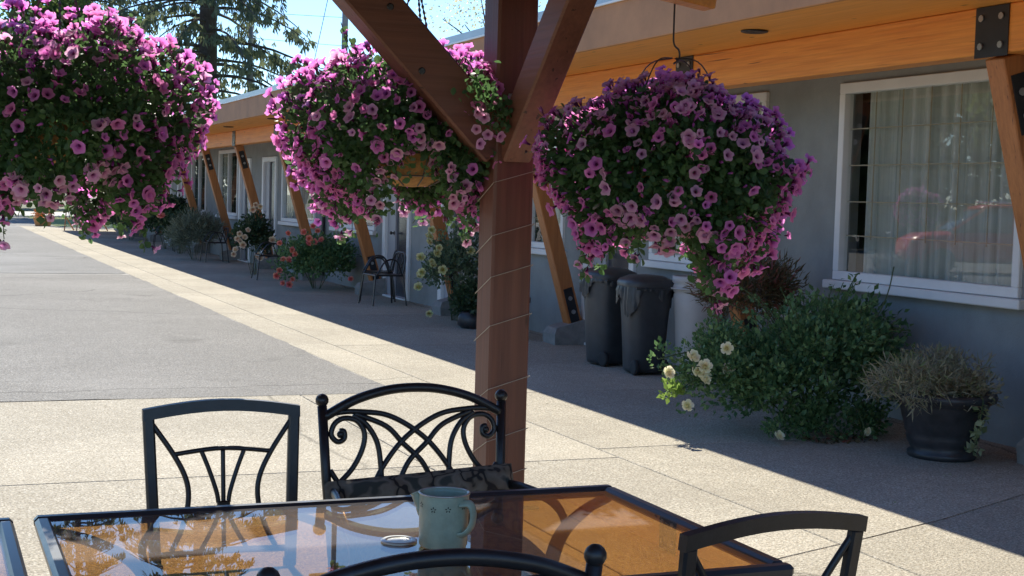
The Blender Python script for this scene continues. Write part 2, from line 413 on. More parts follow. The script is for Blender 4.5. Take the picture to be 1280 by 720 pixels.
LEAF = ([(0, 0, 0), (.30, .45, .10), (0, 1, -.08), (-.30, .45, .10), (0, .5, 0)], [(0, 1, 2, 4), (0, 4, 2, 3)])
OVAL = ([(0, 0, 0), (.26, .22, .05), (.36, .55, .09), (.2, .85, .03), (0, 1, -.08), (-.2, .85, .03), (-.36, .55, .09), (-.26, .22, .05), (0, .5, 0)],
        [(0, 1, 2, 8), (8, 2, 3, 4), (8, 4, 5, 6), (0, 8, 6, 7)])
BLADE = ([(-.06, 0, 0), (.06, 0, 0), (.05, .6, .02), (0, 1, -.1), (-.05, .6, .02)], [(0, 1, 2, 4), (4, 2, 3)])
SPRAY = ([(0, 0, 0), (.10, .35, .03), (.03, 1, 0), (-.07, .4, -.03), (.02, .15, 0), (.32, .55, .08), (.2, .75, .05), (-.02, .2, 0), (-.30, .6, -.05), (-.16, .72, .03)],
         [(0, 1, 2, 3), (4, 5, 6), (7, 9, 8)])

def unit(v): return v/(np.linalg.norm(v, axis=1, keepdims=True)+1e-9)

def shell_points(n, rad, clumps=14, depth=.45, seed=0, flat_bottom=True):
    """points in clumps through an ellipsoid of radii rad, more near the outside"""
    g = np.random.default_rng(seed); rad = np.array(rad)
    d = unit(g.normal(size=(clumps, 3)))
    if flat_bottom: d[:, 2] = np.abs(d[:, 2])*1.0 - .25
    cc = d*rad*g.uniform(.35 if clumps > 30 else .45, .95 if clumps > 30 else .85, (clumps, 1)); cr = g.uniform(.28, .5, clumps)*rad.mean()*min(1.0, (22/clumps)**.45)
    k = g.integers(0, clumps, n)
    q = unit(g.normal(size=(n, 3)))*(g.uniform(0, 1, (n, 1))**.45)
    p = cc[k] + q*cr[k][:, None]
    out = unit(q + .6*unit(p/rad))
    return p, out

# ------------------------------------------------------------------ the ground
def sheet(name, mat, x0, x1, y0, y1, z):
    me = bpy.data.meshes.new(name); me.from_pydata([(x0, y0, z), (x1, y0, z), (x1, y1, z), (x0, y1, z)], [], [(0, 1, 2, 3)])
    return put(name, me, mat)
struct(sheet('ground', 'earth', -900, 900, -300, 1500, -.06))
pave = struct(sheet('pavement', 'joint', -16, 7.4, -6, 62, -.030))
def ragged(name, mat, x0, x1, y0, y1, z, amp=.02):
    g = random.Random(name); pts = [(x0, y1, z), (x0, y0, z)]
    x = x0
    while x < x1-.2: x += .22; pts.append((min(x, x1-.05), y0+g.uniform(-amp, amp)+.012*math.sin(x*1.7), z))
    y_ = y0
    while y_ < y1-.3: y_ += .25; pts.append((x1+g.uniform(-amp, amp)+.012*math.sin(y_*1.3), y_, z))
    pts.append((x1, y1, z))
    me = bpy.data.meshes.new(name); me.from_pydata(pts, [], [tuple(range(len(pts)))]); return put(name, me, mat)
struct(ragged('asphalt_lot', 'asphalt', -40, 3.70, 11.40, 28.0, .002))
struct(ragged('asphalt_far_lot', 'asphalt2', -40, 3.70, 28.30, 84, .002))
struct(sheet('drain_strip', 'pale_asphalt', -40, 3.74, 11.3, 84, -.004))
struct(sheet('grass_verge', 'grass', 5.2, 60, 59.0, 84, -.02))
struct(sheet('side_drive', 'asphalt2', 3.70, 5.2, 62, 84, -.006))
struct(sheet('street', 'pale_road', -200, 200, 84, 98, -.02))

def slab(poly, z=0.0):
    n = len(poly); c = (sum(p[0] for p in poly)/n, sum(p[1] for p in poly)/n)
    m = MB(); g = .005
    def ins(d):
        out = []
        for x, y in poly:
            dx, dy = c[0]-x, c[1]-y; l = math.hypot(dx, dy)
            out.append((x + math.copysign(min(d, abs(dx)), dx) - c[0], y + math.copysign(min(d, abs(dy)), dy) - c[1]))
        return out
    a_, b_ = ins(g), ins(g+.004)
    m.add([(x, y, -.028) for x, y in a_] + [(x, y, -.004) for x, y in a_] + [(x, y, 0) for x, y in b_],
          [tuple(range(2*n, 3*n))] + [(i, (i+1) % n, n+(i+1) % n, n+i) for i in range(n)] + [(n+i, n+(i+1) % n, 2*n+(i+1) % n, 2*n+i) for i in range(n)])
    return m.build('concrete_slab', 'concrete', pave, loc=(c[0], c[1], z))
def rect(x0, x1, y0, y1): slab([(x0, y0), (x1, y0), (x1, y1), (x0, y1)])
# apron under and around the gazebo, with its saw cuts
xs_ = [-16, -9, -4.5, -.4, 2.86, 4.16]
for i in range(5):
    x0, x1 = xs_[i], xs_[i+1]
    rect(x0, x1, 8.20, 11.40)
    if i < 4: rect(x0, x1, 1.0, 8.20); rect(x0, x1, -6, 1.0)
slab([(2.86, -6), (4.16, -6), (4.16, 5.79), (2.86, 5.33)])
slab([(2.86, 5.33), (4.16, 5.79), (4.16, 8.20), (2.86, 8.20)])
slab([(4.16, -6), (7.4, -6), (7.4, 7.20), (5.03, 6.12), (4.16, 5.79)])
slab([(4.16, 5.79), (5.03, 6.12), (7.4, 7.20), (7.4, 8.62), (4.16, 8.52)])
slab([(4.16, 8.52), (7.4, 8.62), (7.4, 11.2), (4.16, 11.2)])
y = 11.2; k = 0
while y < 60:
    rect(4.16, 7.4, y, min(62, y+3.9)); y += 3.9
y = 11.4
while y < 61:
    rect(3.70, 4.16, y, min(62, y+7.8)); y += 7.8

# ------------------------------------------------------------------ the motel
WX, BX, EX = 7.10, 6.15, 5.20           # wall face, beam face, eave edge
Y0, Y1 = -4.0, 58.6
motel = thing('motel', 'long single-storey grey motel with cedar eaves and slanted wooden struts', 'building', (WX, 0, 0))
def part(mb, name, mat, parent=motel, smooth=False, root=(WX, 0, 0)):
    mb.v = [(x-root[0], y_-root[1], z-root[2]) for x, y_, z in mb.v]
    return mb.build(name, mat, parent, smooth)
WZ0, WZ1, DZ = 1.045, 2.66, 2.20
windows = [(7.91, 10.12), (11.25, 13.42), (15.62, 17.75), (23.30, 25.95), (27.30, 30.10), (34.70, 37.10), (38.9, 41.1), (46.4, 48.6), (50.4, 52.6), (3.0, 5.2)]
doors = [(13.75, 15.03), (18.86, 20.02), (21.43, 22.83), (30.62, 31.98), (33.24, 34.52), (42.2, 43.4), (44.6, 45.8), (53.6, 54.8)]
ops = sorted([(a_, b_, WZ0, WZ1, 'w') for a_, b_ in windows] + [(a_, b_, 0, 2.42, 'd') for a_, b_ in doors])
wl = MB(); y = Y0
for a_, b_, z0, z1, k in ops:
    wl.box(WX, WX+.2, y, a_, -.05, 3.1)
    wl.box(WX, WX+.2, a_, b_, z1, 3.1)
    if z0 > 0: wl.box(WX, WX+.2, a_, b_, -.05, z0)
    y = b_
wl.box(WX, WX+.2, y, Y1, -.05, 3.1)
part(wl, 'wall', 'wall')
part(MB().box(WX, 15, Y1, Y1+.2, -.05, 3.1), 'end_wall', 'wall')
part(MB().box(WX, 15, Y0-.2, Y0, -.05, 3.1), 'end_wall', 'wall')
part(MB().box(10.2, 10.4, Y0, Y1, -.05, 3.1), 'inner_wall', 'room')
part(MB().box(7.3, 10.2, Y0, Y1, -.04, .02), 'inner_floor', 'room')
# eaves
part(MB().box(EX+.03, WX, Y0-.3, Y1+.6, 2.92, 2.945), 'soffit', 'soffit')
bd = MB(); 
part(MB().bbox(EX-.008, EX+.03, Y0-.3, Y1+.6, 2.905, 3.245, .004), 'fascia', 'fascia')
part(MB().box(EX-.03, EX+.1, Y0-.32, Y1+.62, 3.245, 3.262), 'drip_edge', 'white_metal')
part(MB().box(EX-.022, EX+.1, Y0-.32, Y1+.62, 3.262, 3.335), 'flashing', 'flash')
part(MB().add([(EX+.1, Y0-.3, 3.31), (11, Y0-.3, 3.55), (11, Y1+.6, 3.55), (EX+.1, Y1+.6, 3.31), (EX+.1, Y0-.3, 3.27), (11, Y0-.3, 3.15), (11, Y1+.6, 3.15), (EX+.1, Y1+.6, 3.27)],
     [(0, 1, 2, 3), (0, 4, 5, 1), (3, 2, 6, 7), (1, 5, 6, 2)]), 'roof', 'roofing')
part(MB().bbox(BX, BX+.19, Y0-.1, Y1+.3, 2.62, 2.918, .008), 'beam', 'beam')
# struts with steel plates and footings
for k in range(-2, 13):
    Y = 7.22 + 3.9*k
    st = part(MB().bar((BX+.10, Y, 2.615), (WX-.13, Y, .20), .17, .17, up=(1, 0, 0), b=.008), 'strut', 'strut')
    pl = part(MB().bbox(BX-.010, BX-.002, Y-.15, Y+.15, 2.60, 2.915, .002), 'steel_plate', 'black_steel', st)
    for by in (-.09, .09):
        for bz in (2.67, 2.845):
            part(MB().lathe([(.022, -.012), (.022, -.003), (.013, 0)][::-1], 8, (BX-.010, Y+by, bz), 'x'), 'bolt', 'bolt', st)
    d = Vector((WX-.13-BX-.10, 0, .20-2.615)).normalized(); n_ = Vector((-d.z, 0, d.x))*-1
    for (t0, t1) in ((.12, .50), (2.06, 2.46)):
        p0 = Vector((BX+.10, Y, 2.615)) + d*t0 + n_*-.0
        p1 = Vector((BX+.10, Y, 2.615)) + d*t1
        off = Vector((0, -.089, 0))
        part(MB().bar(p0+off, p1+off, .006, .11, up=(1, 0, 0), b=.001), 'side_plate', 'black_steel', st)
        for q in (.3, .7):
            c = p0.lerp(p1, q)
            part(MB().lathe([(.026, 0), (.026, .010), (.012, .016)][::-1], 8, (c.x, Y-.092-.016, c.z), 'y'), 'bolt', 'bolt', st)
    ft = MB(); xa, xb, ya, yb = WX-.43, WX-.01, Y-.17, Y+.17
    ft.add([(xa, ya, -.01), (xb, ya, -.01), (xb, yb, -.01), (xa, yb, -.01), (xa+.03, ya+.03, .19), (xb, ya+.02, .29), (xb, yb-.02, .29), (xa+.03, yb-.03, .19), (xa-.01, ya-.01, .12), (xa-.01, yb+.01, .12)],
           [(0, 1, 5, 4, 8), (1, 2, 6, 5), (2, 3, 9, 7, 6), (3, 0, 8, 9), (4, 5, 6, 7), (8, 4, 7, 9)])
    part(ft, 'footing', 'footing', st)
# windows
def window(y0, y1, near):
    z0, z1 = WZ0, WZ1; X = WX-.035
    fr = MB(); t = .075
    for (a_, b_, c_, d_) in ((y0, y1, z1-t, z1+.012), (y0, y1, z0, z0+t), (y0, y0+t, z0+t, z1-t), (y1-t, y1, z0+t, z1-t)):
        fr.bbox(X, WX+.06, a_, b_, c_, d_, .006)
    wn = part(fr, 'window', 'trim')
    part(MB().bbox(WX-.085, WX+.02, y0-.07, y1+.07, z0-.075, z0-.004, .008), 'sill', 'trim', wn)
    part(MB().box(WX+.020, WX+.026, y0+t, y1-t, z0+t, z1-t), 'pane', 'pane', wn)
    if not near:
        ym = (y0+y1)/2
        part(MB().bbox(X+.01, WX+.055, ym-.03, ym+.03, z0+t, z1-t, .004), 'mullion', 'trim', wn)
    # grille between the panes
    ww = y1-y0-2*t; nv = max(4, round(ww/.32)); hs = (.29, .59, .89, 1.17)
    for i in range(1, nv):
        yy = y1-t-ww*i/nv; part(MB().box(WX+.028, WX+.034, yy-.005, yy+.005, z0+t+(.27 if near else 0), z1-t), 'muntin', 'gold', wn)
    for h in hs:
        part(MB().box(WX+.035, WX+.040, y0+t, y1-t, z1-t-h-.005, z1-t-h+.005), 'muntin', 'gold', wn)
    return wn
for i, (a_, b_) in enumerate(windows): window(a_, b_, i == 0)
def curtain(y0, y1, label, seed):
    g = random.Random(seed); n = int((y1-y0)/.0125); vs = []; fs = []; ph = 0
    for i in range(n+1):
        y_ = y0 + (y1-y0)*i/n; ph += g.uniform(.12, .75)
        x = WX+.125 + .036*math.sin(ph) + .014*math.sin(ph*.37+1)
        vs += [(x, y_, 2.645), (x+g.uniform(-.003, .003), y_+g.uniform(-.004, .004), 1.055)]
        if i: fs.append((2*i-2, 2*i, 2*i+1, 2*i-1))
    m = MB().add(vs, fs); m.v = [(x-WX-.125, y_-(y0+y1)/2, z-1.055) for x, y_, z in m.v]
    o = m.build('curtain', 'curtain', None, True, (WX+.125, (y0+y1)/2, 1.055))
    return tag(o, label, 'curtain', 'curtains behind the motel windows')
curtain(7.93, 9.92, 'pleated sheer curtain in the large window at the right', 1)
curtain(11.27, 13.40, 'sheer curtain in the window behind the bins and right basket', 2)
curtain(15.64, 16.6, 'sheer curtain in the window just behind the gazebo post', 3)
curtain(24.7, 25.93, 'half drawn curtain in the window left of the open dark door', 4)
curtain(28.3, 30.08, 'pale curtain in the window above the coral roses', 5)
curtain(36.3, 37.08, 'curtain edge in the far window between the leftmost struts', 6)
# doors
def door(y0, y1):
    fr = MB(); X = WX-.04; t = .11
    for (a_, b_, c_, d_) in ((y0, y0+t, -.02, 2.42), (y1-t-.03, y1, -.02, 2.42), (y0+t, y1-t-.03, 2.42-t, 2.42)):
        fr.bbox(X, WX+.10, a_, b_, c_, d_, .006)
    dr = part(fr, 'door', 'trim')
    ya, yb = y0+t, y1-t-.03; ys = yb-(yb-ya)*.36
    part(MB().bbox(WX+.012, WX+.05, ys, yb-.002, .03, 2.31, .004), 'door_leaf', 'door_grey', dr)
    part(MB().bbox(WX+.045, WX+.08, ya+.002, ys, .03, 2.31, .004), 'screen_panel', 'door_dark', dr)
    part(MB().bbox(WX-.07, WX+.1, ya, yb, -.02, .026, .006), 'threshold', 'trim', dr)
    part(MB().lathe([(1e-4, -.075), (.026, -.07), (.03, -.05), (.012, -.035), (.012, -.01), (.035, -.008), (.035, 0)], 12, (WX+.012, ys+.05, 1.04), 'x'), 'handle', 'black_steel', dr)
for a_, b_ in doors: door(a_, b_)
# recessed lights
for k in range(-1, 12):
    yy = 9.19 + 3.9*k
    if yy > Y1: break
    lt = part(MB().lathe([(.055, .0), (.098, .0), (.100, -.010), (.088, -.014), (.058, -.006)], 24, (5.65, yy, 2.918)), 'recessed_light', 'black_steel', motel, True)
    part(MB().lathe([(1e-4, 0), (.058, 0)], 20, (5.65, yy, 2.914)), 'lens', 'flash', lt)
ds = part(MB().tube([(WX-.05, 26.55, 2.9), (WX-.05, 26.55, .1)], .035, 8), 'downspout', 'black_steel')

# ------------------------------------------------------------------ the gazebo
PX0, PX1, PY0, PY1 = 2.045, 2.211, 5.17, 5.33
gz = thing('gazebo', 'dark stained timber gazebo whose corner post and braces stand in front', 'gazebo', (2.128, 5.25, 0))
GR = (2.128, 5.25, 0)
def gpart(mb, name, mat, parent=gz): return part(mb, name, mat, parent, False, GR)
LX = -1.65; NY = 1.80
for (px, py) in ((PX0, PY0), (PX0, NY), (LX, PY0), (LX, NY)):
    gpart(MB().bbox(px, px+.166, py, py+.16, 0, 2.46, .010), 'post', 'post_z')
BT = 2.46
gpart(MB().bbox(LX-.3, PX1+.3, PY0, PY1, BT, BT+.19, .008), 'beam', 'post_x')
gpart(MB().bbox(LX-.3, PX1+.3, NY, NY+.16, BT, BT+.19, .008), 'beam', 'post_x')
gpart(MB().bbox(PX0, PX1, NY+.16, PY0, BT, BT+.19, .008), 'beam', 'post_y')
gpart(MB().bbox(LX, LX+.166, NY+.16, PY0, BT, BT+.19, .008), 'beam', 'post_y')
def brace(p, q, w_, h_, ax, mat):
    """45 degree brace given its lower foot and head on the axis plane; ends cut plumb and level"""
    p, q = Vector(p), Vector(q); d = (q-p).normalized(); n_ = Vector((0, 0, 1)); s_ = d.cross(n_).normalized(); u = s_.cross(d)
    m = MB().bar(p, q, w_, h_, up=(0, 0, 1), b=.008)
    return gpart(m, 'brace', mat)
yc, xc = (PY0+PY1)/2, (PX0+PX1)/2
b1 = brace((PX0+.03, yc-.005, 1.83), (PX0-.66, yc-.005, 2.52), .14, .175, 0, 'post_x')
b2 = brace((xc, PY0+.03, 1.82), (xc, PY0-.66, 2.51), .115, .14, 1, 'post_y')
b3 = brace((xc, NY+.14, 1.82), (xc, NY+.83, 2.51), .14, .15, 1, 'post_y')
b4 = brace((LX+.14, yc, 1.82), (LX+.83, yc, 2.51), .14, .15, 0, 'post_x')
for t, s_ in ((.20, .03), (.44, -.03), (.70, .02)):
    c = Vector((PX0+.03, yc-.005, 1.83)).lerp(Vector((PX0-.66, yc-.005, 2.52)), t)
    gpart(MB().lathe([(.010, -.004), (.014, -.001), (.014, 0)], 10, (c.x+s_, yc-.005-.071, c.z+s_), 'y'), 'bolt_head', 'iron', b1)
gpart(MB().lathe([(.004, -.003), (.006, 0)], 8, (xc+.01, PY0-.085, 1.815), 'y'), 'screw', 'iron', b2)
for (xx, zz) in ((2.092, 2.012), (2.122, 2.016)):
    gpart(MB().bbox(xx, xx+(.028 if xx < 2.1 else .008), PY0-.009, PY0-.001, zz-.024, zz+.026, .002), 'clip', 'rim')
# roof: hip, with rafters and a thin deck
RX0, RX1, RY0, RY1, RZ = LX-.95, PX1+.95, NY-.55, 5.40, 2.66
cxr, cyr, RH = (RX0+RX1)/2, (RY0+RY1)/2, 1.15
hy = .5
apex = [(cxr, cyr-hy, RZ+RH), (cxr, cyr+hy, RZ+RH)]
rv = []
for dz in (0, .05):
    rv += [(RX0, RY0, RZ+dz), (RX1, RY0, RZ+dz), (RX1, RY1, RZ+dz), (RX0, RY1, RZ+dz), (apex[0][0], apex[0][1], apex[0][2]+dz), (apex[1][0], apex[1][1], apex[1][2]+dz)]
fr_ = [(0, 1, 4), (1, 2, 5, 4), (2, 3, 5), (3, 0, 4, 5)]
gpart(MB().add(rv, [f[::-1] for f in fr_] + [tuple(i+6 for i in f) for f in fr_] + [(i, (i+1) % 4, 6+(i+1) % 4, 6+i) for i in range(4)]), 'roof_deck', 'post_y')
sx = RH/(RX1-cxr); sy = RH/(RY1-(cyr+hy))
for yy in np.arange(cyr-hy, cyr+hy+.01, .5):
    for sgn in (1, -1):
        xe = RX1-.05 if sgn > 0 else RX0+.05
        gpart(MB().bar((xe, yy, RZ-.075+.05*sx), (cxr, yy, RZ-.075+RH), .045, .12), 'rafter', 'post_x')
for yy in (4.61, 2.3):
    gpart(MB().bar((PX1+.44, yy, 2.385), (PX0-.5, yy, 2.54), .085, .10), 'basket_arm', 'beam')
for xx in np.arange(RX0+.5, 1.95, .62):
    dd = min(abs(xx-RX0), abs(RX1-xx))/(RX1-cxr)*(RY1-cyr-hy)
    gpart(MB().bar((xx, RY1+.38, RZ-.075-.38*sy*.25), (xx, RY1-dd, RZ-.075+sy*dd*.6), .045, .11, up=(0, 0, 1)), 'rafter', 'post_y')
# wire wound round the post
wp = []; zz = 1.62; ang = 0
r_ = .004
while zz > .05:
    loop = [(PX0-r_, PY1+r_), (PX0-r_, PY0-r_), (PX1+r_, PY0-r_), (PX1+r_, PY1+r_)]
    st_ = [(.0, .05), (.0, .085), (.05, .0), (.04, .0)]
    for i, (x, y_) in enumerate(loop): wp.append((x, y_, zz - [0, -.075, -.125, -.05][i]))
    zz -= [.247, .205, .16, .19][len(wp)//4 % 4]
o = MB().tube([(x-xc, y_-yc, z) for x, y_, z in wp], .0015, 5).build('light_wire', 'string', None, False, (xc, yc, 0))
tag(o, 'thin pale wire wound round the gazebo corner post', 'wire')

# ------------------------------------------------------------------ flowers
def petunia_mesh(seed):
    g = random.Random(seed); n = 20; rings = [(.0035, 0), (.0055, .016), (.011, .030), (.019, .036), (.030, .036)]
    vs = []; fs = []; ph = g.uniform(0, 6)
    wav = [g.uniform(-.005, .005) for _ in range(5)]
    for ri, (r, z) in enumerate(rings):
        for k in range(n):
            a_ = 2*math.pi*k/n; lobe = abs(math.cos(2.5*a_+ph))
            rr = r*(1 + (0 if ri < 2 else (.05, .14, .24)[ri-2]*(lobe-.55)))
            zz_ = z + (0 if ri < 3 else (.3, 1)[ri-3]*(wav[int(k/4) % 5] + .006*(lobe-.7) + .003*math.sin(7*a_+ph)))
            vs.append((rr*math.cos(a_), rr*math.sin(a_), zz_))
    for i in range(4):
        for k in range(n): fs.append((i*n+k, i*n+(k+1) % n, (i+1)*n+(k+1) % n, (i+1)*n+k))
    me = bpy.data.meshes.new('flower'); me.from_pydata(vs, [], fs); me.update()
    me.polygons.foreach_set('use_smooth', [True]*len(me.polygons)); return me
def wilted_mesh(seed):
    me = petunia_mesh(seed); co = np.zeros(len(me.vertices)*3, np.float32); me.vertices.foreach_get('co', co); co = co.reshape(-1, 3)
    r = np.hypot(co[:, 0], co[:, 1]); k = np.where(r > .012, .45, 1.0); co[:, 0] *= k; co[:, 1] *= k*.7; co[:, 2] += np.where(r > .015, .018*np.sin(r*300+seed), 0)
    me.vertices.foreach_set('co', co.ravel()); me.update(); return me
PET = [petunia_mesh(i) for i in range(7)] + [wilted_mesh(50)]; PET2 = [petunia_mesh(i+20) for i in range(5)] + [wilted_mesh(60)]
for me in PET: me.materials.append(M['petal'])
for me in PET2: me.materials.append(M['petal2'])

def rose_mesh(mat, seed, n_layers=6):
    g = random.Random(seed); vs = []; fs = []
    for L_ in range(n_layers):
        n = 5 if L_ < 3 else 4; r = .036*(1-.13*L_); tilt = .35+.27*L_
        for k in range(n):
            a_ = 2*math.pi*(k+.5*(L_ % 2))/n + g.uniform(-.15, .15); o = len(vs)
            for (u, v_) in ((-.3, .15), (.3, .15), (-.75, .6), (0, .6), (.75, .6), (-.55, 1), (0, 1.08), (.55, 1)):
                rad = r*v_*math.cos(tilt*v_); z = r*v_*math.sin(tilt*v_)*1.3 + .006 + (.004 if v_ > .9 else 0)*g.uniform(-1, 1)
                b_ = a_ + u*.85
                vs.append((rad*math.cos(b_)*1.0, rad*math.sin(b_), z))
            fs += [(o, o+1, o+3), (o, o+3, o+2), (o+1, o+4, o+3), (o+2, o+3, o+6, o+5), (o+3, o+4, o+7, o+6)]
    me = bpy.data.meshes.new('rose_bloom'); me.from_pydata(vs, [], fs); me.update(); me.materials.append(M[mat]); radial_uv(me, .03)
    me.polygons.foreach_set('use_smooth', [True]*len(me.polygons)); return me

def radial_uv(me, rad):
    uv = me.uv_layers.new(name='UVMap'); vi = np.zeros(len(me.loops), np.int32); me.loops.foreach_get('vertex_index', vi)
    co = np.zeros(len(me.vertices)*3, np.float32); me.vertices.foreach_get('co', co); co = co.reshape(-1, 3)
    r = np.linalg.norm(co[:, :2], axis=1)/rad; d = np.stack([r[vi], np.zeros(len(vi))], 1)
    uv.data.foreach_set('uv', d.ravel().astype(np.float32))
for me in PET+PET2: radial_uv(me, .035)

def bloom(name, me, parent, pos, nrm, s):
    o = bpy.data.objects.new(name, me); COL.objects.link(o); o.parent = parent
    o.location = pos; q = Vector(nrm).to_track_quat('Z', 'Y'); q = q @ Vector((0, 0, 1)).rotation_difference(Vector((0, 0, 1)))
    o.rotation_mode = 'QUATERNION'; o.rotation_quaternion = q; o.scale = (s, s, s)
    return o

def hanging_basket(label, loc, hang_z, R, Ht, D, seed, nflow, droop=lambda ph: 1.0, dens=None, hookstyle='chain', pale=.3, bs=.78):
    """loc = centre of the bowl rim; R radius of the mound, Ht height above the rim, D skirt below it"""
    root = thing('hanging_basket', label, 'flower basket', loc, 0, 'petunia baskets hung from the gazebo')
    g = np.random.default_rng(seed)
    bowl = [(1e-4, -.235), (.07, -.23), (.13, -.20), (.18, -.13), (.205, -.05), (.21, .0), (.195, .0), (.19, -.04)]
    bowl = [(r*bs, z*bs) for r, z in bowl]
    MB().lathe(bowl, 28).build('liner', 'coir', root, True)
    for (rr, z_) in ((.214*bs, -.005), (.195*bs, -.10*bs), (.145*bs, -.19*bs)):
        MB().tube([(rr*math.cos(t), rr*math.sin(t), z_) for t in np.linspace(0, 2*math.pi, 25)], .003, 5).build('wire_ring', 'wire', root)
    for k in range(8):
        t = k*math.pi/4; MB().tube([((r+.004)*math.cos(t), (r+.004)*math.sin(t), z_) for r, z_ in bowl[1:6]], .003, 5).build('wire_rib', 'wire', root)
    top = hang_z - loc[2]; ap = top - (.05 if hookstyle == 'chain' else .36)
    if hookstyle == 'chain':
        for k in range(3):
            t = 2*math.pi*k/3+.5; p0 = Vector((.21*math.cos(t), .21*math.sin(t), 0)); p1 = Vector((0, 0, ap))
            nl = int((p1-p0).length/.024); pts = [p0.lerp(p1, i/(nl*2)) for i in range(nl*2+1)]
            MB().tube(pts, [.0028 if i % 2 else .0065 for i in range(nl*2+1)], 5).build('chain', 'wire', root)
    else:
        for k in range(4):
            t = 2*math.pi*k/4+.5
            MB().tube(smooth_pts([(.21*math.cos(t), .21*math.sin(t), 0), (.22*math.cos(t), .22*math.sin(t), .16), (.12*math.cos(t), .12*math.sin(t), ap-.03), (.01*math.cos(t), .01*math.sin(t), ap)], 6), .0026, 5).build('hanger_arm', 'wire', root)
    hk = smooth_pts([(0, .0, ap-.02), (.022, 0, ap+.0), (.02, 0, ap+.03), (0, 0, ap+.05), (-.004, 0, ap+.10), (0, 0, top-.09), (.03, 0, top-.06), (.028, 0, top-.02), (0, 0, top), (-.025, 0, top-.02), (-.024, 0, top-.05)], 6)
    MB().tube(hk, .0038, 6).build('hook', 'wire', root)
    kk = g.uniform(0, 6.28, 6)
    def wob(ph, z): return .97 + .07*np.sin(2*ph+kk[5]) + .09*np.sin(3*ph+kk[0]+2*z) + .08*np.sin(5*ph+kk[1]-6*z) + .055*np.sin(9*ph+kk[2]+11*z)
    dr = np.vectorize(droop)
    def surf(n, mode):
        """points on the mound: mode 'top', 'side', 'fringe'"""
        ph = g.uniform(0, 2*np.pi, n)
        if mode == 'top':
            q = np.sqrt(g.uniform(0, 1, n)); th = q*np.pi/2
            r = R*np.sin(th)*wob(ph, 1); z = Ht*np.cos(th)**.8*(1 + .13*np.sin(2.2*ph+kk[4]+3*q) + .10*np.sin(5*ph+kk[3]+7*q))
        else:
            t = g.uniform(0, 1, n) if mode == 'side' else g.uniform(.80, 1.12, n)
            z = -D*t*dr(ph)*(1+.22*np.sin(4*ph+kk[3])+.20*np.sin(7*ph+kk[4])+.08*np.sin(13*ph+kk[0])); r = R*(1.0 - .22*t**2)*wob(ph, z*2)
            if mode == 'fringe': r = r*g.uniform(.75, 1.02, n)
        p = np.stack([r*np.cos(ph), r*np.sin(ph), z], 1)
        nn = unit(np.stack([np.cos(ph)*(r/R), np.sin(ph)*(r/R), (z/Ht if mode == 'top' else -.15+0*z)], 1)) if mode != 'top' else unit(np.stack([r*np.cos(ph)/R, r*np.sin(ph)/R, np.maximum(z, 0)/Ht], 1))
        return p, nn
    P = []; DIR = []
    for mode, n in (('top', 6500), ('side', 9500), ('fringe', 1100)):
        p, nn = surf(n, mode); dep = g.uniform(0, 1, n)**1.4*.16
        if mode == 'fringe': dep *= .3
        p = p - nn*dep[:, None] + g.normal(size=(n, 3))*.012
        P.append(p); DIR.append(unit(nn*.7 + g.normal(size=(n, 3))*.75 + np.array([0, 0, .15 if mode == 'top' else -.35])))
    # inner fill so the core stays dark
    n = 1500; ph = g.uniform(0, 6.28, n); r = R*.75*np.sqrt(g.uniform(0.05, 1, n)); z = g.uniform(-.25, Ht*.6, n)*(1-.5*(r/R)**2)
    keep = (r > .22) | (z > 0)
    P.append(np.stack([r*np.cos(ph), r*np.sin(ph), z], 1)[keep]); DIR.append(g.normal(size=(n, 3))[keep])
    P = np.concatenate(P); DIR = np.concatenate(DIR)
    fo = scatter('foliage', 'leaf_p', *OVAL, P, DIR, g.uniform(.018, .037, len(P)), root); stuff(fo)
    # stems that stick out here and there
    sm = MB()
    for i in range(46):
        p, nn = surf(1, ['top', 'side', 'fringe'][i % 3]); p, nn = Vector(p[0]), Vector(nn[0])
        e_ = p + nn*g.uniform(.02, .07) + Vector((0, 0, g.uniform(-.05, .04)))
        sm.tube([p-nn*.12, p, e_], [.0028, .0022, .0015], 4)
    stuff(sm.build('stems', 'stem', root))
    # flowers
    cand = []
    for mode, n in (('top', 6000), ('side', 5600), ('fringe', 2000)):
        p, nn = surf(n, mode)
        for a_, b_ in zip(p, nn): cand.append((a_, b_, mode))
    g.shuffle(cand) if False else random.Random(seed).shuffle(cand)
    placed = []; cnt = 0; fl = []; nmore = 850
    camd = np.array([0-loc[0], 0-loc[1], 1.63-loc[2]]); camd /= np.linalg.norm(camd)
    for a_, b_, mode in cand:
        if cnt >= nflow + nmore: break
        facing = float(np.dot(b_[:2], camd[:2]))     # 1: on the side away from the sun, towards the lot
        if dens is not None: pr = dens(a_, b_, mode, facing)
        else:
            pr = {'top': .95, 'side': .85, 'fringe': 1.0}[mode]
            if mode == 'side' and facing > .55: pr = .10 + .5*max(0, -a_[2]/D-.55)
            if mode == 'top': pr = 1 if a_[2] > Ht*.45 or facing < .3 else .35
        if g.uniform() > pr: continue
        if placed and np.min(np.linalg.norm(np.array(placed)-a_, axis=1)) < .0225: continue
        placed.append(a_); cnt += 1
        nrm = b_ + g.normal(size=3)*.42 + np.array([0, .12, .25 if mode == 'top' else (-.55 if mode == 'fringe' else .05)])
        if mode != 'fringe' and facing < .6: nrm = nrm + np.array(SUNV)*(.75 if mode == 'top' else .4)
        nrm /= np.linalg.norm(nrm)
        me = PET2[int(g.integers(0, 6))] if (g.uniform() < pale or mode == 'fringe') else PET[int(g.integers(0, 8))]
        fl.append((me, Vector(a_) + Vector(b_)*g.uniform(0, .035) + Vector(nrm)*g.uniform(-.01, .02), nrm, g.uniform(.46, .90), facing + (.6 if mode == 'top' else 0)))
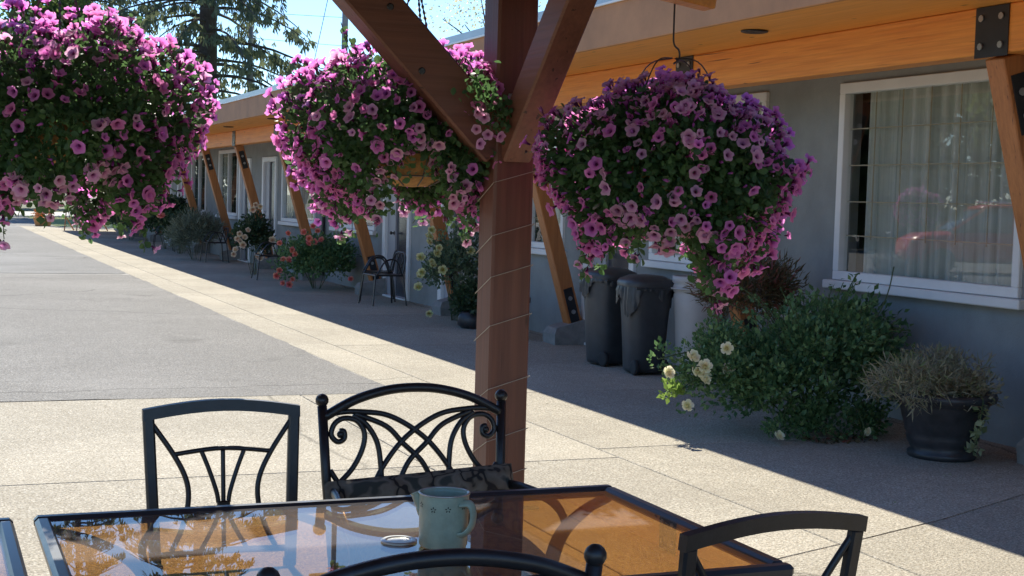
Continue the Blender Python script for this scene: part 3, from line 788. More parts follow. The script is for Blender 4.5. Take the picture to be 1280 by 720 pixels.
    # trailing strands that hang below the skirt or stick out of the mound
    LP_ = []; LD_ = []
    for i in range(26):
        hang = i < 17; p, nn = surf(1, 'fringe' if hang else ('top' if i % 2 else 'side')); p, nn = p[0], nn[0]
        ln = g.uniform(.05, .15) if hang else g.uniform(.05, .10)
        d_ = np.array([0, 0, -1.0]) + nn*.25 if hang else nn + np.array([0, .1, .25])
        pts = [p - nn*.05 + np.array([0, 0, .04]), p, p + d_*ln*.55 + g.normal(size=3)*.008, p + d_*ln + g.normal(size=3)*.015]
        MB().tube(smooth_pts([tuple(q) for q in pts], 4), .0018, 4).build('trailing_stem', 'stem', root)
        m_ = int(5+ln*90); tt = g.uniform(.1, 1, m_)[:, None]
        LP_.append(p + d_*ln*tt + g.normal(size=(m_, 3))*.010); LD_.append(unit(g.normal(size=(m_, 3)) + d_*.5))
        for q in range(int(g.integers(1, 3))):
            nr = d_*.5 + nn*.5 + g.normal(size=3)*.4 + (np.array([0, 0, -.4]) if hang else np.array(SUNV)*.5)
            fl.append((PET2[int(g.integers(0, 6))] if hang else PET[int(g.integers(0, 8))], Vector(p + d_*ln*g.uniform(.5, 1.05)) + Vector(g.normal(size=3)*.012), nr/np.linalg.norm(nr), g.uniform(.55, .85), 2.0))
    LP_ = np.concatenate(LP_); stuff(scatter('trailing_leaves', 'leaf_p', *OVAL, LP_, np.concatenate(LD_), g.uniform(.016, .036, len(LP_)), root))
    nb = 150; bp, bn = surf(nb, 'side'); tp_, tn_ = surf(nb, 'top'); bp = np.concatenate([bp, tp_]); bn = np.concatenate([bn, tn_])
    BUD = ([(0, 0, 0), (.10, .35, .10), (.16, .8, .0), (0, 1, 0), (-.16, .8, 0), (-.10, .35, .10), (0, .4, -.12), (0, .85, .16), (0, .85, -.16)], [(0, 1, 6), (0, 6, 5), (0, 5, 1), (1, 2, 8, 6), (6, 8, 4, 5), (5, 4, 7), (1, 5, 7), (1, 7, 2), (2, 7, 3), (7, 4, 3), (4, 8, 3), (8, 2, 3)])
    stuff(scatter('buds', 'bud', *BUD, bp+bn*.012, unit(bn + g.normal(size=bn.shape)*.4 + np.array([0, 0, .3])), g.uniform(.022, .04, len(bp)), root))
    fl.sort(key=lambda t: -t[4])
    for me, p, nrm, s_, _ in fl[:nflow]: bloom('flower', me, root, p, nrm, s_)
    rest = fl[nflow:]
    if rest:
        tv = [tuple(v.co) for v in PET[0].vertices]; tv = [(x, z, y_) for x, y_, z in tv]; tf = [tuple(p.vertices)[::-1] for p in PET[0].polygons]
        o = scatter('far_side_flowers', 'petal', tv, tf, np.array([tuple(r[1]) for r in rest]), np.array([tuple(r[2]) for r in rest]), np.array([r[3] for r in rest]), root, uvr=None, smooth=True)
        uv = o.data.uv_layers.new(name='UVMap'); rr = np.array([math.hypot(x, z)/.035 for x, y_, z in tv]); vi = np.zeros(len(o.data.loops), np.int32); o.data.loops.foreach_get('vertex_index', vi)
        uv.data.foreach_set('uv', np.stack([rr[vi % len(tv)], 0*vi], 1).ravel().astype(np.float32)); stuff(o)
    return root

b1_ = hanging_basket('big petunia basket hanging at the far left, sunlit along its top', (.47, 5.62, 1.90), 2.60, .455, .30, .28, 3, 300)
b2_ = hanging_basket('petunia basket with visible coir bowl hanging behind the left brace', (1.86, 5.62, 1.905), 2.57, .46, .28, .27, 8, 300, droop=lambda ph: 1.0-.62*math.exp(-((math.cos(ph+1.9)-1)/.10)**2), bs=1.0)
# a strand of the middle basket hangs over the brace, in front of the post
MB().tube(smooth_pts([(.08, -.18, .10), (.07, -.34, .245), (.07, -.43, .25), (.095, -.535, .12), (.13, -.54, -.02), (.11, -.535, -.06)], 5), .003, 5).build('trailing_stem', 'stem', b2_)
gq = np.random.default_rng(77); tq = gq.uniform(0, 1, 150)
pq = np.stack([.06+.13*tq+gq.normal(size=150)*.03, -.535+gq.normal(size=150)*.012, .17-.16*tq+gq.normal(size=150)*.035], 1)
stuff(scatter('trailing_leaves', 'leaf_p', *OVAL, pq, unit(gq.normal(size=(150, 3))+np.array([0, -.4, -.2])), gq.uniform(.018, .036, 150), b2_))
for (fx, fz) in ((1.913, 1.955), (1.925, 1.89), (1.972, 1.875), (2.008, 1.872), (1.928, 1.838), (1.955, 1.94)):
    bloom('flower', PET2[int(gq.integers(0, 5))], b2_, (fx-1.86, 5.06-5.62, fz-1.905), (gq.uniform(-.6, .4), -1, gq.uniform(-.4, .3)), gq.uniform(.6, .75))
b3_ = hanging_basket('shaded purple petunia basket on a wire hook in front of the motel wall', (2.53, 4.66, 1.785), 2.52, .405, .245, .26, 15, 300,
                     droop=lambda ph: 1.0+.16*math.cos(ph+.55), hookstyle='hook', pale=.75)

# ------------------------------------------------------------------ tables
def make_table(x0, x1, y0, y1, label):
    cx, cy = (x0+x1)/2, (y0+y1)/2; z = .74; t = .042
    T = thing('patio_table', label, 'table', (cx, cy, 0), 0, 'glass patio tables side by side')
    hx, hy_ = (x1-x0)/2, (y1-y0)/2
    MB().bbox(-hx+.03, hx-.03, -hy_+.03, hy_-.03, z-.008, z-.001, .001).build('glass_top', 'brown_glass', T)
    for (p, q, up) in (((-hx+t/2, -hy_+t, 0), (-hx+t/2, hy_-t, 0), 1), ((hx-t/2, -hy_+t, 0), (hx-t/2, hy_-t, 0), 1), ((-hx, -hy_+t/2, 0), (hx, -hy_+t/2, 0), 0), ((-hx, hy_-t/2, 0), (hx, hy_-t/2, 0), 0)):
        MB().bar((p[0], p[1], z-.010), (q[0], q[1], z-.010), t, .034, b=.010).build('frame_rail', 'table_rail', T, False)
    for sx_ in (-1, 1):
        for sy_ in (-1, 1):
            pts = smooth_pts([(sx_*(hx-.03), sy_*(hy_-.03), .705), (sx_*(hx-.14), sy_*(hy_-.11), .69), (sx_*(hx-.25), sy_*(hy_-.18), .63), (sx_*(hx-.29), sy_*(hy_-.20), .50), (sx_*(hx-.26), sy_*(hy_-.18), .30), (sx_*(hx-.17), sy_*(hy_-.12), .10), (sx_*(hx-.10), sy_*(hy_-.08), .012)], 6)
            lg = MB().tube(pts, .026, 8, flat=.55, ref=(sx_*.6, sy_*.5, .5)).build('leg', 'bronze', T, True)
            MB().lathe([(.03, 0), (.034, .008), (.02, .016)], 12, (sx_*(hx-.10), sy_*(hy_-.08), 0)).build('foot', 'bronze', lg)
    MB().tube([((hx-.29)*math.cos(a_)*1.0, (hy_-.20)*math.sin(a_), .33) for a_ in np.linspace(0, 2*math.pi, 33)], .012, 6).build('stretcher_ring', 'bronze', T, True)
    ur = MB().lathe([(.031, z), (.047, z), (.047, z+.004), (.043, z+.006), (.035, z+.006), (.031, z+.003)], 28).build('umbrella_ring', 'rim', T)
    MB().lathe([(1e-4, z+.0008), (.031, z+.0008)], 24).build('hole_plug', 'coir', ur)
    return T
make_table(.285, 2.012, 2.98, 4.03, 'brown glass patio table carrying the mint green can')
make_table(-1.49, .232, 2.98, 4.02, 'patio table cut off at the lower left corner of the photo')

# ------------------------------------------------------------------ chairs (local frame: back in the plane y=0, seat towards +y)
def lean(p): return (p[0], -(p[2]-.45)*.14, p[2])
def curve(mb, pts, r, n=7, flat=None):
    mb.tube([lean(p) for p in smooth_pts(pts, 7)], r, n, flat=flat); return mb
def chair_base(T, wb, wf, seat_z=.44, dep=.47, arm_z=.655):
    MB().bbox(-wb/2-.01, wb/2+.01, .02, dep, seat_z-.025, seat_z, .008).build('seat', 'iron', T)
    for s in (-1, 1):
        MB().tube(smooth_pts([(s*(wb/2-.005), 0, .46), (s*(wb/2), -.02, .25), (s*(wb/2+.01), -.10, .0)], 5), .018, 8, ref=(1, 0, 0)).build('leg', 'iron', T, True)
        MB().tube(smooth_pts([(s*(wf/2), dep-.02, .45), (s*(wf/2+.01), dep, .22), (s*(wf/2+.015), dep+.02, .0)], 5), .018, 8, ref=(1, 0, 0)).build('leg', 'iron', T, True)
        a_ = MB().tube(smooth_pts([(s*(wb/2+.005), -.02, arm_z), (s*(wb/2+.03), .14, arm_z+.012), (s*(wf/2+.05), .32, arm_z), (s*(wf/2+.05), .42, arm_z-.05), (s*(wf/2+.03), .41, arm_z-.11), (s*(wf/2+.005), .43, .45)], 6), .017, 8, flat=.7).build('arm', 'iron', T, True)
def fan_chair(label, loc, rz):
    T = thing('patio_chair', label, 'chair', loc, rz, 'black metal chairs round the table')
    fr = MB()
    tw, bw, zt, zb = .50, .425, .925, .49
    for s in (-1, 1):
        fr.bar(lean((s*(tw/2-.018), 0, zt-.01)), lean((s*(bw/2), 0, zb-.06)), .036, .026, up=(0, 1, 0), b=.006)
    n = 10; tp = [(-tw/2+tw*i/n, 0, zt+.026*math.sin(math.pi*i/n)) for i in range(n+1)]
    vs = []; fs = []
    for i, p in enumerate(tp):
        for dz in (-.018, .018):
            for dy in (-.014, .014):
                q = lean((p[0], 0, p[2]+dz)); vs.append((q[0], q[1]+dy, q[2]))
        if i:
            o = 4*i
            for a_, b_ in ((0, 1), (1, 3), (3, 2), (2, 0)): fs.append((o-4+a_, o-4+b_, o+b_, o+a_))
    fs += [(0, 2, 3, 1), (4*n, 4*n+1, 4*n+3, 4*n+2)]
    fr.add(vs, fs); fr.build('back_frame', 'iron', T)
    MB().tube([lean((-bw/2, 0, zb)), lean((0, 0, zb+.006)), lean((bw/2, 0, zb))], .011, 7).build('lower_rail', 'iron', T)
    for s in (-1, 1):
        curve(MB(), [(s*.236, 0, .918), (s*.155, 0, .80), (s*.115, 0, .715), (s*.112, 0, .64), (s*.135, 0, .56), (s*.165, 0, .50)], .0088).build('curved_bar', 'iron', T, True)
    curve(MB(), [(-.158, 0, .800), (0, 0, .815), (.158, 0, .800)], .008).build('cross_bar', 'iron', T, True)
    for s in (-1, 0, 1):
        curve(MB(), [(s*.068, 0, .808), (s*.045, 0, .75), (s*.022, 0, .68), (s*.016, 0, .645)], .0075).build('fan_bar', 'iron', T, True)
        curve(MB(), [(s*.016, 0, .615), (s*.03, 0, .575), (s*.075, 0, .495)], .0075).build('fan_bar', 'iron', T, True)
    q = lean((0, 0, .63)); MB().bbox(-.02, .02, q[1]-.012, q[1]+.012, .608, .652, .004).build('collar', 'iron', T)
    chair_base(T, bw, .50, arm_z=.60)
    return T
def scroll_chair(label, loc, rz, rise=0.0):
    T = thing('patio_chair', label, 'chair', loc, rz, 'black metal chairs round the table')
    def q(u, v): return ((u-520)/346, 0, .95-(v-502)/346)
    for s in (-1, 1):
        p = MB().tube([lean((s*.318, 0, .935)), lean((s*.308, 0, .70)), lean((s*.29, 0, .42))], .0165, 10)
        p = p.build('back_post', 'iron', T, True)
        c = lean((s*.318, 0, .953)); MB().ball(c, .0225, 14).build('finial', 'iron', p, True)
    curve(MB(), [(-.312, 0, .898), (-.21, 0, .950+rise*.6), (-.10, 0, .980+rise*.95), (0, 0, .988+rise), (.10, 0, .980+rise*.95), (.21, 0, .950+rise*.6), (.312, 0, .898)], .0165, 8).build('top_arch', 'iron', T, True)
    for s in (-1, 1):
        def w_(pts): return [(s*(p[0]), 0, p[2]) for p in (q(u, v) for u, v in pts)]
        curve(MB(), w_([(412, 520), (430, 515), (455, 515), (488, 520), (521, 538), (546, 561), (568, 594), (573, 625)]), .0095).build('sweep_bar', 'iron', T, True)
        curve(MB(), w_([(448, 517), (485, 532), (506, 553), (528, 574), (541, 601), (546, 625)]), .0095).build('sweep_bar', 'iron', T, True)
        curve(MB(), w_([(446, 519), (462, 530), (474, 550), (478, 575), (479, 604), (478, 625)]), .0095).build('sweep_bar', 'iron', T, True)
        sp = [(428, 595), (445, 578), (457, 556), (459, 538), (450, 525), (435, 522), (424, 528), (420, 540), (427, 548), (435, 545), (435, 537), (430, 536)]
        curve(MB(), w_(sp), .0095).build('scroll', 'iron', T, True)
        curve(MB(), w_([(418, 580), (428, 596), (436, 612), (440, 625)]), .0095).build('scroll_stay', 'iron', T, True)
        c = lean(w_([(431, 540)])[0]); MB().ball(c, .013, 10).build('scroll_eye', 'iron', T, True)
    MB().tube([lean((-.30, 0, .59)), lean((0, 0, .595)), lean((.30, 0, .59))], .013, 7).build('lower_rail', 'iron', T)
    chair_base(T, .58, .60, .42, .50, .66)
    return T
PI = math.pi
fan_chair('fan-backed black metal chair on the far side of the table, left', (.895, 4.50, 0), PI)
ch_b = scroll_chair('scrolled arch-back black chair behind the mint green can', (1.545, 4.52, 0), PI)
scroll_chair('nearest arch-back black chair at the bottom centre with ball finial', (.885, 2.53, 0), 0, -.018)
fan_chair('black metal fan-backed chair at the lower right of the table', (1.715, 2.70, 0), R_(7))

def cushion(label, loc, sx_, sy_, sz_, rot, seed):
    g = random.Random(seed); n = 12; vs = []; fs = []
    for side in (1, -1):
        for i in range(n+1):
            for j in range(n+1):
                u, v = i/n*2-1, j/n*2-1
                e_ = (1-abs(u)**4)*(1-abs(v)**4)
                vs.append((u*sx_/2*(1-.05*(1-abs(v))**.5*0+.0), v*sy_/2, side*sz_/2*(e_**.45 if e_ > 0 else 0) + .006*math.sin(5*u+seed)*math.cos(4*v)))
        o = (0 if side == 1 else (n+1)**2)
        for i in range(n):
            for j in range(n):
                f = (o+i*(n+1)+j, o+(i+1)*(n+1)+j, o+(i+1)*(n+1)+j+1, o+i*(n+1)+j+1)
                fs.append(f if side == 1 else f[::-1])
    ob = MB().add(vs, fs).build('seat_cushion', 'cushion', None, True, loc); ob.rotation_euler = rot
    return tag(ob, label, 'cushion')
cushion('floral cushion leaning in the scrolled chair behind the can', (1.55, 4.45, .575), .66, .30, .12, (R_(70), R_(-3), 0), 2)
cushion('dark floral seat cushion lying on the scrolled far chair', (1.56, 4.22, .50), .60, .52, .13, (R_(3), R_(2), R_(2)), 4)
cushion('dark floral seat cushion on the nearest chair at the bottom edge', (.93, 2.89, .475), .58, .48, .10, (0, 0, 0), 6)

# ------------------------------------------------------------------ the mint can on the table
cl = (1.243, 3.43, .7405)
CN = thing('watering_can', 'small mint green can with little black flowers on the glass table', 'can', cl)
r0, h0 = .062, .138
bdy = MB().lathe([(1e-4, .002), (r0-.004, .0), (r0, .006), (r0+.001, .05), (r0+.002, h0-.004), (r0+.002, h0), (r0-.001, h0), (r0-.002, h0-.01), (r0-.004, .008), (1e-4, .006)], 40).build('body', 'mint', CN, True)
MB().tube([((r0+.002)*math.cos(t), (r0+.002)*math.sin(t), h0) for t in np.linspace(0, 2*PI, 41)], .0028, 6).build('rolled_rim', 'rim', bdy, True)
rtv = Vector((math.cos(R_(22.4)), -math.sin(R_(22.4)), 0)); fwv = Vector((math.sin(R_(22.4)), math.cos(R_(22.4)), 0))
def loc2(a_, b_, z): p = rtv*a_ + fwv*b_; return (p.x, p.y, z)
MB().tube(smooth_pts([loc2(-.050, .01, .080), loc2(-.058, .012, .10), loc2(-.066, .014, .118), loc2(-.073, .016, .134)], 5), [.017]*5+[.015]*5+[.015]*5+[.018], 12).build('spout', 'mint', CN, True)
MB().tube(smooth_pts([loc2(.040, -.044, .118), loc2(.066, -.047, .120), (loc2(.076, -.045, .097)), loc2(.073, -.044, .065), loc2(.056, -.044, .042), loc2(.036, -.046, .036)], 6), .012, 8, flat=.35, ref=(rtv.x, rtv.y, 0)).build('handle', 'mint', CN, True)
for (aa, zz) in ((-38, .110), (-112, .104), (-78, .106), (-150, .112), (-10, .105)):
    pf = MB(); t = R_(aa-22.4)
    for k in range(5):
        b_ = 2*PI*k/5+.3
        for s_ in range(1):
            cc = []
            for (rr, off) in ((.0022, 0), (.0055, .35), (.0085, 0), (.0055, -.35)):
                l_ = rr*math.cos(b_+off); z_ = rr*math.sin(b_+off); t2 = t + l_/r0
                cc.append(((r0+.0026)*math.cos(t2), (r0+.0026)*math.sin(t2), zz+z_))
            pf.add(cc, [(0, 1, 2, 3)])
    pf.build('painted_flower', 'ink', bdy)

# ------------------------------------------------------------------ bins, pots
def lump(prof, n, seed, amp, c=(0, 0, 0)):
    g = random.Random(seed); m = MB().lathe(prof, n, c)
    ph = [g.uniform(0, 6) for _ in range(4)]
    m.v = [(x + amp*math.sin(9*z*6+ph[0]+5*math.atan2(y_, x)), y_ + amp*math.cos(7*z*6+ph[1]+7*math.atan2(y_, x)), z + amp*math.sin(6*math.atan2(y_, x)+ph[2])) for x, y_, z in m.v]
    return m
def bin_(label, loc, seed, h, bag_h, rz):
    B = thing('wheeled_bin', label, 'bin', loc, rz, 'black bins by the motel door')
    body = MB(); n = 24; lev = [(.165, .02), (.175, .06), (.20, .5), (.225, h-.06), (.225, h)]
    vs = []; fs = []
    for r, z in lev:
        for k in range(n):
            a_ = 2*PI*k/n; c_, s_ = math.cos(a_), math.sin(a_); p = 4.0
            f = 1/((abs(c_)**p+abs(s_)**p)**(1/p)); vs.append((r*f*c_, r*f*s_*1.02, z))
    for i in range(len(lev)-1):
        for k in range(n): fs.append((i*n+k, i*n+(k+1) % n, (i+1)*n+(k+1) % n, (i+1)*n+k))
    fs.append(tuple(range(n))[::-1])
    body.add(vs, fs).build('body', 'bin', B, True)
    # lid with an overhanging skirt
    ld = MB(); vs = []; fs = []
    lv = [(.245, h-.03), (.25, h+.005), (.235, h+.035), (.15, h+.075), (.03, h+.085)]
    for r, z in lv:
        for k in range(n):
            a_ = 2*PI*k/n; c_, s_ = math.cos(a_), math.sin(a_); f = 1/((abs(c_)**4+abs(s_)**4)**.25); vs.append((r*f*c_, r*f*s_*1.02, z))
    for i in range(len(lv)-1):
        for k in range(n): fs.append((i*n+k, i*n+(k+1) % n, (i+1)*n+(k+1) % n, (i+1)*n+k))
    fs.append(tuple(range((len(lv)-1)*n, len(lv)*n)))
    ld.add(vs, fs).build('lid', 'bin', B, True)
    # bag hanging out under the lid
    g = random.Random(seed); m = 96; vs = []; fs = []
    for k in range(m):
        a_ = 2*PI*k/m; c_, s_ = math.cos(a_), math.sin(a_); f = 1/((abs(c_)**4+abs(s_)**4)**.25)
        low = bag_h*(.45 + .35*math.sin(2*a_+seed) + .25*math.sin(5*a_+seed*2)+.16*math.sin(9*a_+seed)*math.sin(4*a_)+.07*g.random()); low = max(.05, low)
        for t, dr_ in ((0, .236), (.5, .249), (1, .243)):
            rr = dr_ + (.004+.007*t)*math.sin(k*1.9+seed) + .004*g.uniform(-1, 1); vs.append((rr*f*c_, rr*f*s_, h-.01-low*t))
    for k in range(m):
        o, q = 3*k, 3*((k+1) % m); fs += [(o, q, q+1, o+1), (o+1, q+1, q+2, o+2)]
    MB().add(vs, fs).build('bag_edge', 'bag', B, True)
    for s in (-1, 1):
        MB().lathe([(.05, -.02), (.07, -.02), (.075, -.012), (.075, .012), (.07, .02), (.05, .02)], 18, (s*.15, -.17, .075), 'x').build('wheel', 'tyre', B, True)
    MB().tube([(-.19, -.24, h-.04), (.19, -.24, h-.04)], .012, 8).build('handle', 'bin', B)
    return B
bin_('black wheeled bin with lid beside the white door frame', (6.42, 13.02, 0), 3, .90, .22, R_(8))
bin_('black bin with a torn bag, nearer to the pale grey bin', (6.45, 12.28, 0), 7, .87, .28, R_(-6))
GB = thing('storage_bin', 'tall pale grey plastic bin beside the black bins', 'bin', (6.84, 11.95, 0))
MB().lathe([(1e-4, .0), (.17, .0), (.185, .03), (.215, .55), (.235, .78), (.225, .80), (.245, .82), (.245, .86), (.232, .88), (.25, .90), (.25, .955), (.235, .96), (.225, .90), (1e-4, .55)], 32).build('body', 'grey_bin', GB, True)
MB().tube([(.26*math.cos(t), .26*math.sin(t), .84) for t in np.linspace(0, 2*PI, 33)], .010, 6).build('rim_band', 'grey_bin', GB, True)
DP = thing('plant_pot', 'dark pot almost hidden behind the gazebo post', 'pot', (6.50, 15.75, 0))
MB().lathe([(1e-4, 0), (.14, 0), (.20, .42), (.22, .42), (.22, .48), (.19, .48), (.18, .40), (1e-4, .38)], 24).build('body', 'pot', DP, True)
MB().ball((0, 0, .385), .16, 12, .3).build('soil', 'soil', DP, True)

def tuft(name, mat, tmpl, parent, n, cen, rad, size, seed, up=.5, out=1.0, clumps=14):
    p, o_ = shell_points(n, rad, clumps, seed=seed); g = np.random.default_rng(seed+1)
    d = unit(o_*out + g.normal(size=p.shape)*.55 + np.array([0, 0, up]))
    ob = scatter(name, mat, *tmpl, p + np.array(cen), d, g.uniform(size[0], size[1], n), parent); return stuff(ob)

# pot with dry plant and trailing ivy
PP = thing('potted_plant', 'dark glazed pot of dried silvery plant and trailing ivy by the wall', 'potted plant', (6.32, 7.72, 0))
MB().lathe([(1e-4, 0), (.215, 0), (.225, .012), (.225, .04), (.20, .055), (.225, .10), (.24, .14), (.235, .16), (.245, .175), (.285, .34), (.30, .37), (.335, .385), (.345, .415), (.335, .44), (.305, .445), (.29, .40), (1e-4, .385)], 40).build('pot', 'pot', PP, True)
MB().lathe([(1e-4, .40), (.28, .395)], 20).build('soil', 'soil', PP)
tuft('dry_stems', 'leaf_dry', BLADE, PP, 3800, (-.12, .02, .50), (.50, .36, .24), (.03, .085), 31, up=.15, out=.6, clumps=34)
tuft('dry_leaves', 'leaf_dry', LEAF, PP, 1500, (-.08, .0, .48), (.48, .36, .22), (.02, .045), 33, clumps=16)
g_ = np.random.default_rng(4); t = g_.uniform(0, 1, 60); tv_ = np.stack([.02+.03*t+g_.normal(size=60)*.028, -.352+.085*t+g_.normal(size=60)*.012, .43-.36*t], 1)
iv = scatter('ivy_trail', 'ivy', *LEAF, tv_, unit(g_.normal(size=(60, 3))+np.array([0, -.6, -.4])), g_.uniform(.045, .075, 60), PP); stuff(iv)
MB().tube(smooth_pts([(.0, -.22, .43), (.02, -.352, .44), (.03, -.315, .24), (.05, -.27, .07)], 5), .004, 5).build('ivy_stem', 'stem', PP)

# ------------------------------------------------------------------ shrubs and roses
ROSE = {k: [rose_mesh(k, i) for i in range(3)] for k in ('rose_cream', 'rose_coral', 'rose_apricot', 'rose_yellow')}
def stems(parent, n, base, rad, h, seed, mat='stem', r=.006):
    g = random.Random(seed)
    for i in range(n):
        a_ = g.uniform(0, 2*PI); q = g.uniform(.2, .85)
        b_ = Vector((base[0]+.06*math.cos(a_), base[1]+.06*math.sin(a_), base[2]))
        e_ = Vector((base[0]+rad[0]*q*math.cos(a_), base[1]+rad[1]*q*math.sin(a_), base[2]+h*g.uniform(.6, .95)))
        m_ = b_.lerp(e_, .5) + Vector((0, 0, .12*h))
        MB().tube(smooth_pts([b_, m_, e_], 4), [r*(1-.06*k) for k in range(9)], 5).build('stem', mat, parent)
def blooms(parent, kind, pts, s=1.0, seed=0):
    g = random.Random(seed)
    for i, p in enumerate(pts):
        n_ = Vector((g.uniform(-.7, .4), -1+g.uniform(-.3, .4), g.uniform(-.1, .8)))
        bloom('rose_bloom', ROSE[kind][i % 3], parent, p, n_, s*g.uniform(.8, 1.15))

def shoots(B, n, c, reach, h, seed, mat='leaf_rose', size=(.03, .055), bias=(0, 0, .5), per=15):
    g = np.random.default_rng(seed); LP_, LD_ = [], []
    for i in range(n):
        d = unit(g.normal(size=(1, 3)) + np.array([bias]))[0]; d[2] = abs(d[2])*.9
        p0 = np.array(c) + d*np.array([reach*.45, reach*.45, h*.35]); e_ = np.array(c) + d*np.array([reach, reach, h])*g.uniform(.85, 1.2) + np.array([0, 0, -.06])
        md = (p0+e_)/2 + np.array([0, 0, .07*h])
        pts = smooth_pts([tuple(p0), tuple(md), tuple(e_)], 5); MB().tube(pts, .0035, 4).build('shoot', 'stem', B)
        P = np.array([tuple(q) for q in pts]); ii = g.integers(2, len(P), per)
        LP_.append(P[ii] + g.normal(size=(per, 3))*.012); LD_.append(unit(g.normal(size=(per, 3)) + d*.5 + np.array([0, 0, .1])))
    LP_ = np.concatenate(LP_); stuff(scatter('shoot_leaves', mat, *LEAF, LP_, np.concatenate(LD_), g.uniform(size[0], size[1], len(LP_)), B))
def bush(label, loc, rad, h, n, size, mat, seed, tmpl=LEAF, cat='rose bush', name='rose_bush', nst=9, clumps=22, z0=.0):
    B = thing(name, label, cat, loc)
    tuft('foliage', mat, tmpl, B, n, (0, 0, z0+h*.5), (rad[0], rad[1], h*.55), size, seed, clumps=clumps)
    stems(B, nst, (0, 0, 0), rad, h*.9, seed)
    return B
# large cream rose bush at the right
RB = bush('big dark green bush with cream roses below the large window', (6.10, 8.95, 0), (.72, .75, 1), 1.06, 5600, (.022, .066), 'leaf_rose', 51, LEAF, clumps=70, nst=16)
tuft('lower_foliage', 'leaf_rose', LEAF, RB, 3000, (-.25, -.12, .28), (.82, .60, .36), (.022, .066), 54, clumps=50)
tuft('ground_foliage', 'leaf_rose', LEAF, RB, 2000, (.0, -.30, .10), (.60, .34, .14), (.022, .055), 58, clumps=24)
shoots(RB, 34, (0, -.05, .45), .86, .78, 59, bias=(-.2, -.3, .5)); shoots(RB, 14, (-.55, 0, .35), .6, .4, 60, bias=(-.7, -.3, .3))
for q in ((-.62, -.55, .05), (.02, -.66, .09), (.33, -.45, .52)):
    MB().tube(smooth_pts([(q[0]*.4, q[1]*.4, .3), (q[0]*.8, q[1]*.8, q[2]+.16), q], 5), .004, 4).build('stem', 'stem', RB)
tuft('low_shoot', 'leaf_rose', LEAF, RB, 90, (-.58, -.50, .10), (.14, .12, .07), (.025, .05), 65, clumps=6)
tuft('side_foliage', 'leaf_rose', LEAF, RB, 3600, (-.66, .1, .48), (.46, .45, .32), (.025, .05), 52, clumps=16)
tuft('young_shoot', 'leaf_lime', LEAF, RB, 90, (-1.22, -.10, .30), (.12, .12, .10), (.04, .07), 53, clumps=6)
tuft('thin_shoot', 'leaf_rose', LEAF, RB, 60, (-1.18, .15, .52), (.14, .1, .16), (.03, .055), 57, clumps=6)
for p0, p1, p2 in (((-.2, 0, .1), (-.75, -.05, .45), (-1.22, -.10, .30)), ((-.2, 0, .15), (-.8, .1, .55), (-1.20, .15, .52)), ((-.1, 0, .2), (-.5, -.1, .6), (-.85, -.15, .62)), ((.1, -.1, .3), (.45, -.2, .9), (.55, -.2, 1.22))):
    MB().tube(smooth_pts([p0, p1, p2], 5), .005, 5).build('stem', 'stem', RB)
blooms(RB, 'rose_cream', [(-.86, -.22, .63), (-.82, -.16, .49), (-1.00, -.18, .42), (-1.03, -.22, .41), (-1.06, -.16, .46), (-1.27, -.12, .45), (-1.16, -.22, .23), (-1.10, -.15, .56), (-1.02, -.2, .50)], 1.35, 3)
blooms(RB, 'rose_cream', [(-.62, -.55, .05), (.02, -.66, .09), (.33, -.45, .52)], 1.0, 5)
SPK = bush('reddish brown feathery plant above the cream roses', (6.26, 10.2, 0), (.50, .42, 1), .85, 5200, (.04, .10), 'leaf_red', 61, BLADE, 'plant', 'feathery_plant', 8, 26, .5)
bush('dark leafy shrub against the wall under the large window', (6.66, 9.5, 0), (.5, .7, 1), 1.05, 2600, (.04, .075), 'leaf_rose', 63, LEAF, 'shrub', 'leafy_shrub', 6, 18)
bush('low weed at the wall foot by the right edge', (6.9, 7.15, 0), (.22, .3, 1), .5, 420, (.03, .06), 'leaf_dark', 64, LEAF, 'plant', 'wall_weed', 4, 8)
# litter of dead petals on the pavement
dl = scatter('petal_litter', 'leaf_red', *LEAF, np.stack([rng.uniform(5.75, 6.25, 120), rng.uniform(8.30, 8.52, 120), rng.uniform(.004, .02, 120)], 1), unit(np.stack([rng.normal(size=120), rng.normal(size=120), rng.normal(size=120)*.1], 1)), rng.uniform(.02, .045, 120))
stuff(dl); tag(dl, 'brown dead petals lying under the cream rose bush', 'petals')
nl = 90; ll = scatter('leaf_litter', 'leaf_dry', *LEAF, np.stack([rng.uniform(4.3, 7.0, nl), rng.uniform(6.0, 22, nl), np.full(nl, .004)], 1), unit(np.stack([rng.normal(size=nl), rng.normal(size=nl), rng.normal(size=nl)*.05], 1)), rng.uniform(.012, .035, nl), roll=np.tile([[0, 0, 1.0]], (nl, 1)))
stuff(ll); tag(ll, 'small dry leaves scattered over the walkway', 'leaves')
# yellow climbing rose by the post
YR = bush('tall bush with pale yellow roses left of the gazebo post', (6.62, 18.0, 0), (.44, .5, 1), 1.42, 2600, (.035, .075), 'leaf_climb', 71, LEAF, nst=12, clumps=44)
shoots(YR, 26, (0, -.1, .6), .55, .95, 74, 'leaf_climb', (.035, .07), (-.2, -.3, .4))
tuft('lower_foliage', 'leaf_dark', LEAF, YR, 2200, (.05, -.9, .35), (.42, .5, .35), (.04, .08), 72)
g_ = random.Random(9)
blooms(YR, 'rose_yellow', [(-.52+g_.uniform(-.12, .2), -.35+g_.uniform(-.1, .2), z_) for z_ in (.12, .45, .62, .70, .78, .84, .9, .98, 1.05, 1.1, 1.2, 1.3, .66, .74)] + [(-.1, -.5, 1.1), (0, -.5, .95)], 1.7, 4)
